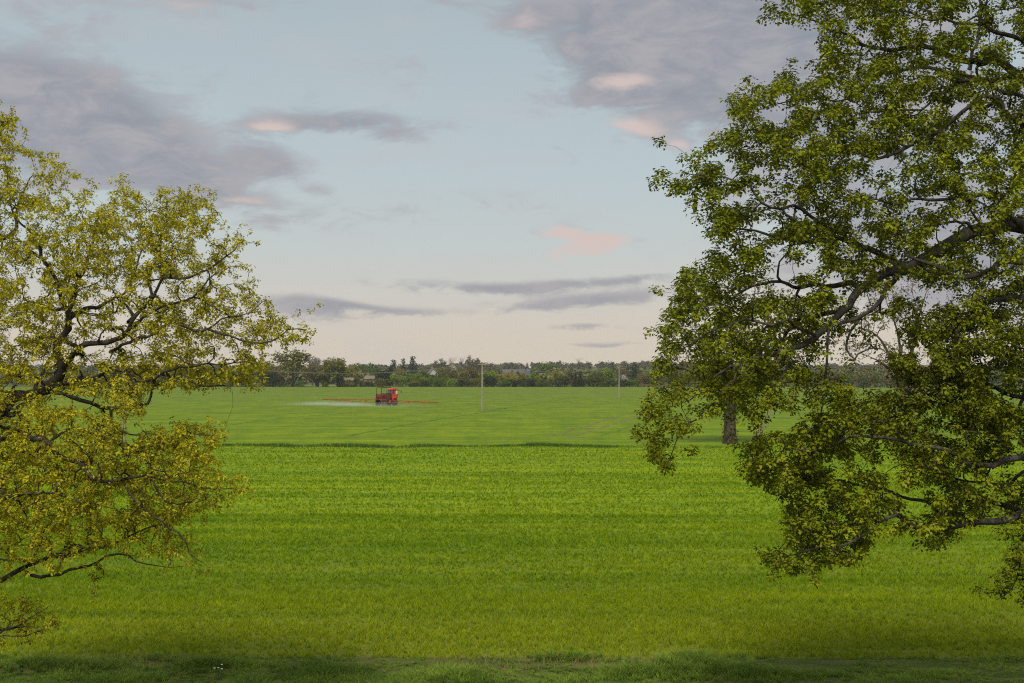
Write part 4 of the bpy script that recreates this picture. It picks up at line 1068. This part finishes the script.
# hedges on the field edge
def hedge(px0, px1, d, h, label):
    A = at(px0, 387, d); B_ = at(px1, 387, d); root = empty('hedge', ((A[0] + B_[0]) / 2, d, 0))
    tag(root, label, 'hedge', 'hedges along the far field edge')
    n = int(abs(B_[0] - A[0]) * 16)
    x = rng.uniform(A[0], B_[0], n); hh = h * (.55 + .6 * vnoise(x * .12, x * 0 + 2, 44)); z = hh * rng.random(n) ** .8
    C = np.stack([x, d + rng.normal(0, .7, n), z], 1) - np.array(root.location)
    V, Fc, t = leaf_quads(C, np.tile([0, 0, .6], (n, 1)), 3, .55, .42, .3)
    mesh_np('foliage', V, Fc, leaf_mat('hedge_leaf', (0.03, 0.036, 0.012, 1), (0.12, 0.12, 0.035, 1), .3, patch=.1), t, root)
    for k in range(max(2, min(40, int(abs(B_[0] - A[0]) / 5)))):
        xx = rng.uniform(A[0], B_[0]) - root.location.x; MB().tube([(xx, 0, -.1), (xx + .1, .05, .8), (xx + .3, 0, h * .8)], [.06, .05, .02], 4).build('stem', far_bark, root)
hedge(60, 296, 560, 2.6, 'dark hedge along the far edge, left of the pale lawn gap')
hedge(338, 700, 559, 3.0, 'long dark hedge along the far edge behind the sprayer and poles')
hedge(800, 1100, 528, 3.2, 'dark hedge along the far edge seen under the green boughs')
# lawn in the gap
lawn = simple_mat('lawn_grass', (.16, .19, .06), .95, var=.2, scale=.2, spec=.05)
a, b = at(298, 387, 560), at(336, 387, 560)
tag(mesh_py('lawn', [(a[0], 560, .02), (b[0], 560, .02), (b[0] + 4, 620, .25), (a[0] - 4, 620, .25)], [(0, 1, 2, 3)], lawn), kind='structure')
# field rail right
def rail_fence():
    a, b = at(640, 387, 552), at(668, 387, 552); root = empty('rail_fence', (a[0], 552, 0)); tag(root, 'low brown post and rail fence at the foot of the tan bush', 'fence')
    L = b[0] - a[0]; m = simple_mat('fence_wood', (.13, .085, .05), .9)
    for z in (.55, 1.0): MB().box((L / 2, 0, z), (L, .08, .14)).build('rail', m, root)
    for k in range(6): MB().box((L * k / 5, .1, .6), (.14, .11, 1.2)).build('post', m, root)
rail_fence()

# ------------------------------------------------------------------ houses beyond the hedge
M_WHITE = simple_mat('white_render', (.36, .345, .32), .85, var=.06); M_ROOF = simple_mat('tile_roof', (.20, .15, .11), .9, var=.2, scale=2)
M_GREY = simple_mat('grey_sheet_roof', (.095, .09, .088), .8, var=.12, scale=.6); M_GLASS = simple_mat('dark_pane', (.03, .035, .04), .15, var=.1, spec=.6)
M_BLUE = simple_mat('blue_cladding', (.08, .09, .25), .6, var=.1); M_PALEROOF = simple_mat('pale_roof', (.15, .13, .10), .85, var=.1, scale=1.5); M_FRAME = simple_mat('window_frame_paint', (.75, .75, .72), .5, var=.03)
M_BRICK = simple_mat('brown_brick', (.22, .13, .09), .9, var=.15, scale=3)
def house(px, top_py, d, width, depth, eave, ridge, rz, wall, roof, label, gable_windows=2, name='house', end_mat=None, chimney=True):
    p = at(px, top_py, d); g = float(hill(p[0], d)); lift = max(g, p[2] - ridge) - .0
    root = empty(name, (p[0], d, lift), rz); tag(root, label, 'house' if name == 'house' else 'barn', 'buildings among the far trees')
    w2, d2 = width / 2, depth / 2
    # gables face -Y and +Y, ridge along Y
    wl = MB(); foot = -(lift - g) - .3
    wl.poly([(-w2, foot), (w2, foot), (w2, eave), (0, ridge - .12), (-w2, eave)], depth).build('wall', wall, root)
    rf = MB(); ov = .35
    for s in (-1, 1):
        n = Vector((s * (ridge - eave), 0, w2)).normalized() * .16
        a = Vector((0, 0, ridge)); b2 = Vector((s * (w2 + .3), 0, eave - .3 * (ridge - eave) / w2))
        bb = len(rf.v)
        for y in (-d2 - ov, d2 + ov):
            for q in (a, b2, b2 + n, a + n): rf.v.append((q.x, y, q.z))
        rf.f += [(bb, bb + 1, bb + 2, bb + 3), (bb + 7, bb + 6, bb + 5, bb + 4)] + [(bb + i, bb + 4 + i, bb + 4 + (i + 1) % 4, bb + (i + 1) % 4) for i in range(4)]
    ro = rf.build('roof', roof, root)
    if chimney:
        MB().box((.0, d2 * .5, ridge + .4), (.8, .8, 1.5)).build('chimney', M_BRICK, ro)
    if end_mat: MB().box((0, -d2 - .06, eave * .5 + .2), (width * .96, .1, eave * .8)).build('end_cladding', end_mat, root)
    for k in range(gable_windows):
        x = (k - (gable_windows - 1) / 2) * width * .4
        f = MB().box((x, -d2 - .03, eave * .6), (1.3, .08, 1.3)).build('window', M_FRAME, root); MB().box((x, -d2 - .075, eave * .6), (1.06, .02, 1.06)).build('pane', M_GLASS, f)
    return root
house(432.5, 368.8, 700, 4.6, 8, 2.9, 5.6, .15, M_WHITE, M_ROOF, 'white gabled house among the trees left of the middle pole', 1)
house(349, 378.6, 590, 3.0, 5, 2.2, 3.3, 1.3, M_BRICK, M_PALEROOF, 'low house with pale roof beside the broad far oak', 1)
house(371, 375.8, 640, 3.4, 5, 2.4, 3.8, 1.2, M_BRICK, M_PALEROOF, 'pale roofed house left of the dark holly', 1)
house(513, 369.6, 760, 6.5, 13, 3.0, 4.6, 1.5, M_BRICK, M_GREY, 'long grey roofed barn below the round dark tree', 0, 'barn', None, False)
house(527.5, 368.4, 720, 2.4, 4, 2.2, 3.2, .1, M_WHITE, M_GREY, 'small white barn with a blue end at the right of the long grey roof', 0, 'barn', M_BLUE, False)
house(453, 364.8, 1000, 3.2, 5, 2.4, 3.8, .4, M_WHITE, M_ROOF, 'tiny white house high on the slope above the brown trees', 1)

# ------------------------------------------------------------------ poles and wires
M_POLE = simple_mat('weathered_pole', (.27, .24, .19), .9, var=.2, scale=4); M_STEEL = simple_mat('galvanised_steel', (.30, .31, .31), .5, .6); M_INS = simple_mat('insulator_glaze', (.10, .06, .045), .3)
poles = []
for px, py, lab in [(124, 441, 'wooden power pole glimpsed behind the yellow oak leaves'), (482, 410, 'weathered wooden power pole alone in the mid field, right of the sprayer'), (619, 397.3, 'most distant small wooden power pole, near the far hedge')]:
    b = on_ground(px, py); root = empty('utility_pole', b, math.radians(-17)); tag(root, lab, 'power pole', 'power poles crossing the field'); poles.append(b)
    MB().tube([(0, 0, -.2), (0.02, 0, 3.5), (.05, 0, 7.9)], [.15, .13, .10], 10).build('pole', M_POLE, root)
    MB().box((.05, -.14, 7.55), (1.5, .12, .13)).build('crossarm', M_POLE, root)
    for x in (-.65, .75): MB().lathe((x, -.14, 7.62), (0, 0, 1), [(.03, 0), (.07, .05), (.05, .1), (.07, .16), (.03, .22)], 8).build('insulator', M_INS, root)
M_WIRE = simple_mat('wire', (.22, .22, .21), .5, .3)
for i, lab in ((0, 'two-pole span'), (1, 'two-pole span')):
    for k, off in enumerate((-.65, .75)):
        a = Vector(poles[i]) + Vector((off, -.14, 7.86)); b = Vector(poles[i + 1]) + Vector((off, -.14, 7.86))
        pts = []
        for t in np.linspace(0, 1, 30):
            p = a.lerp(b, float(t)); p.z -= 1.7 * 4 * t * (1 - t); pts.append(p)
        o = MB().tube(pts, .022, 5).build('overhead_wire', M_WIRE)
        tag(o, 'thin sagging power wire strung ' + ('from the pole behind the yellow oak to the middle pole' if i == 0 else 'from the middle pole to the most distant pole'), 'wire', 'paired power wires ' + ('on the long left span' if i == 0 else 'on the far span'))

# ------------------------------------------------------------------ crop sprayer
def sprayer():
    c = on_ground(386.3, 405.6); th = math.radians(40)            # heads right and away
    root = empty('crop_sprayer', c, th)
    tag(root, 'red self-propelled crop sprayer with wide booms spread, spraying the field', 'sprayer')
    RED = simple_mat('red_paint', (.48, .045, .02), .35, var=.12, scale=2, spec=.5); DRED = simple_mat('dusty_red_paint', (.16, .022, .016), .5, var=.35, scale=3)
    BLK = simple_mat('black_steel', (.02, .02, .022), .5); TYR = simple_mat('tyre_rubber', (.03, .029, .028), .9, var=.3); GL = simple_mat('cab_glass', (.05, .06, .065), .06, var=.1, spec=.8)
    WHT = simple_mat('pale_glint_and_lamp', (.55, .56, .56), .5, var=.08); BOOM = simple_mat('boom_red', (.30, .065, .032), .5, var=.2)  # the pale one colours the work lamps and the painted glint on the glass
    # x forward
    MB().box((.1, 0, 1.25), (4.4, .9, .30), bev=.05).box((-1.9, 0, 1.3), (.4, 1.7, .3), bev=.04).build('chassis', DRED, root)
    for x in (-1.25, 1.35):
        for s in (-1, 1):
            y = s * 1.0
            lg = MB().box((x, s * .72, 1.02), (.22, .22, .75), bev=.03).box((x, s * .8, .66), (.26, .3, .22), bev=.03).build('wheel_leg', DRED, root)
            w = MB(); R = .66
            w.lathe((x, y, R), (0, 1, 0), [(.40, -.17), (R - .06, -.17), (R, -.11), (R, .11), (R - .06, .17), (.40, .17)], 28)
            for k in range(22):
                a = k * 2 * math.pi / 22
                w.box((x + (R + .012) * math.cos(a), y + (.06 if k % 2 else -.06), R + (R + .012) * math.sin(a)), (.07, .2, .07))
            wh = MB().lathe((x, y, R), (0, 1, 0), [(.06, -.19), (.12, -.15), (.41, -.12), (.41, .12), (.12, .15), (.06, .19)], 20).build('wheel', RED, root)
            w.build('tyre', TYR, wh)
    for s in (-1, 1):
        MB().poly([(.75, 1.2), (.95, 1.52), (1.35, 1.62), (1.75, 1.52), (1.95, 1.2), (1.85, 1.2), (1.7, 1.42), (1.35, 1.52), (1.0, 1.42), (.85, 1.2)], .36).shift((0, s * 1.0, 0)).build('mudguard', RED, root)
    # tank
    MB().poly([(-1.75, 1.42), (.25, 1.42), (.35, 1.7), (.3, 2.1), (-.2, 2.35), (-1.2, 2.35), (-1.7, 2.05), (-1.85, 1.7)], 1.75).build('tank', DRED, root)
    MB().lathe((-.7, 0, 2.33), (0, 0, 1), [(.28, 0), (.28, .10), (.2, .13)], 16).build('tank_lid', BLK, root)
    MB().box((.52, 0, 1.95), (.42, 1.5, 1.05), bev=.06).build('engine_cover', BLK, root)
    MB().tube([(.5, .5, 2.4), (.5, .5, 3.05), (.42, .5, 3.15)], [.06, .06, .06], 8).build('exhaust', BLK, root)
    # cab
    cb = MB().poly([(.82, 1.42), (2.2, 1.42), (2.32, 1.95), (2.3, 2.3), (.82, 2.3)], 1.62).build('cab', RED, root)
    MB().poly([(.86, 2.3), (2.28, 2.3), (2.12, 3.12), (.92, 3.12)], 1.46).build('window', GL, cb)
    for s in (-1, 1):
        for (x0, x1) in ((.86, .95), (2.28, 2.1), (1.5, 1.5)):
            MB().tube([(x0, s * .75, 2.28), (x1, s * .72, 3.14)], .055, 6).build('pillar', RED, cb)
        MB().box((1.95, s * .765, 2.55), (.42, .03, .85)).build('painted_sky_glint', WHT, cb)  # pale sheet over the side glass, sky reflection put in as colour
    MB().poly([(.76, 3.12), (2.3, 3.12), (2.26, 3.3), (2.0, 3.42), (1.0, 3.42), (.78, 3.3)], 1.66).build('roof', RED, cb)
    for s in (-1, 1):
        MB().tube([(2.15, s * .7, 3.05), (2.45, s * 1.25, 3.0), (2.5, s * 1.55, 2.85)], .03, 6).box((2.5, s * 1.58, 2.72), (.06, .24, .42), bev=.02).build('mirror', BLK, cb)
        MB().box((2.2, s * .55, 3.36), (.1, .22, .14), bev=.02).build('work_lamp', WHT, cb)
    MB().tube([(1.75, -.98, 1.35), (1.75, -.98, .75)], .03, 6).tube([(1.4, -.98, 1.35), (1.4, -.98, .75)], .03, 6).box((1.57, -.98, 1.1), (.38, .06, .04)).box((1.57, -.98, .85), (.38, .06, .04)).build('step_ladder', BLK, root)
    # side platform, hose reels and boom rests
    MB().box((-.6, -.98, 1.45), (2.0, .3, .08)).box((-.6, .98, 1.45), (2.0, .3, .08)).build('platform', DRED, root)
    for s in (-1, 1):
        MB().tube([(-1.75, s * .8, 1.5), (-1.75, s * .8, 3.55), (.55, s * .8, 3.6), (.55, s * .8, 3.4)], .075, 6).build('boom_rest', BLK, root)
    MB().tube([(-1.95, -.7, 1.3), (-2.0, -.7, 2.3), (-2.0, .7, 2.3), (-1.95, .7, 1.3)], .07, 8).tube([(-2.0, -.7, 1.75), (-2.0, .7, 1.75)], .06, 8).build('boom_mast', DRED, root)
    MB().lathe((-1.2, -.95, 1.75), (0, 1, 0), [(.3, -.1), (.3, -.06), (.12, -.05), (.12, .05), (.3, .06), (.3, .1)], 14).build('hose_reel', BLK, root)
    root.scale = (.93, .93, .93)
    # booms, 17 m each side of the mast
    for s in (-1, 1):
        n = 16; LEN = 19.6; bm = MB()
        up = [(-2.1, s * (.6 + LEN * k / n), 1.22 - .012 * k) for k in range(n + 1)]
        lo = [(-2.1, s * (.6 + LEN * k / n), .62 + .020 * k) for k in range(n + 1)]
        bm.tube(up, .058, 5).tube(lo, .05, 5)
        for k in range(n): bm.tube([lo[k], up[k + 1]] if k % 2 else [up[k], lo[k + 1]], .028, 4)
        bb = bm.build('boom', BOOM, root)
        for k in (3, 8, 12):
            MB().box((-2.1, s * (.6 + LEN * k / n), 0.94), (.22, .28, .62 - .02 * k), bev=.02).build('boom_hinge', RED, bb)
        for k in range(0, 34):
            y = s * (.8 + k * .5); MB().tube([(-2.1, y, .64 + .0009 * 34 * abs(k) / 2), (-2.1, y, .44 + .0009 * 34 * abs(k) / 2)], .02, 4).build('nozzle', BLK, bb)
    # mist of fine drops drifting from the booms: several soft sheets of one vapour
    m, nt, out = new_mat('spray_vapour')
    pv = nt.nodes.new('ShaderNodeVolumePrincipled'); pv.inputs['Color'].default_value = (.95, .96, .97, 1); pv.inputs['Anisotropy'].default_value = .2
    tc = nt.nodes.new('ShaderNodeTexCoord'); sp = nt.nodes.new('ShaderNodeSeparateXYZ'); nt.links.new(tc.outputs['Object'], sp.inputs[0])
    x, y, z = (S(nt, sp.outputs[i]) for i in range(3))
    nz = noise(nt, mapping(nt, tc.outputs['Object'], (.35, .35, 1.2)), 1.0, 4).smooth(.25, .75)
    zf = z.smooth(.85, .15); ends = (y._m('ABSOLUTE')).smooth(19.0, 15.5); drift = x.smooth(-16.0, -2.6)
    front = x.smooth(-1.6, -2.6)
    side = y.smooth(-13.0, 3.0) * .75 + .25
    dens = nz * zf * ends * drift * front * side * MIST
    nt.links.new(dens.s, pv.inputs['Density']); nt.links.new(pv.outputs[0], out.inputs['Volume'])
    mb = MB().box((-9.3, 0, .66), (15.6, 38.4, 1.28))
    o = mb.build('spray_mist', m); o.location = tuple(c); o.rotation_euler = (0, 0, th)
    tag(o, 'low white band of spray mist drifting under and behind the sprayer booms', 'mist', kind='stuff')
MIST = .15
sprayer()

# ------------------------------------------------------------------ air
def haze():
    m, nt, out = new_mat('air')
    pv = nt.nodes.new('ShaderNodeVolumePrincipled'); pv.inputs['Color'].default_value = (.96, .97, 1.0, 1); pv.inputs['Density'].default_value = HAZE
    pv.inputs['Anisotropy'].default_value = 0.0
    nt.links.new(pv.outputs[0], out.inputs['Volume'])
    v = [(x, y, z) for z in (-1.2, 31.0) for y in (-90, 1900) for x in (-1300, 1300)]
    f = [(0, 2, 3, 1), (4, 5, 7, 6), (0, 1, 5, 4), (2, 6, 7, 3), (0, 4, 6, 2), (1, 3, 7, 5)]
    tag(mesh_py('haze', v, f, m), kind='stuff')
HAZE = .00009
haze()
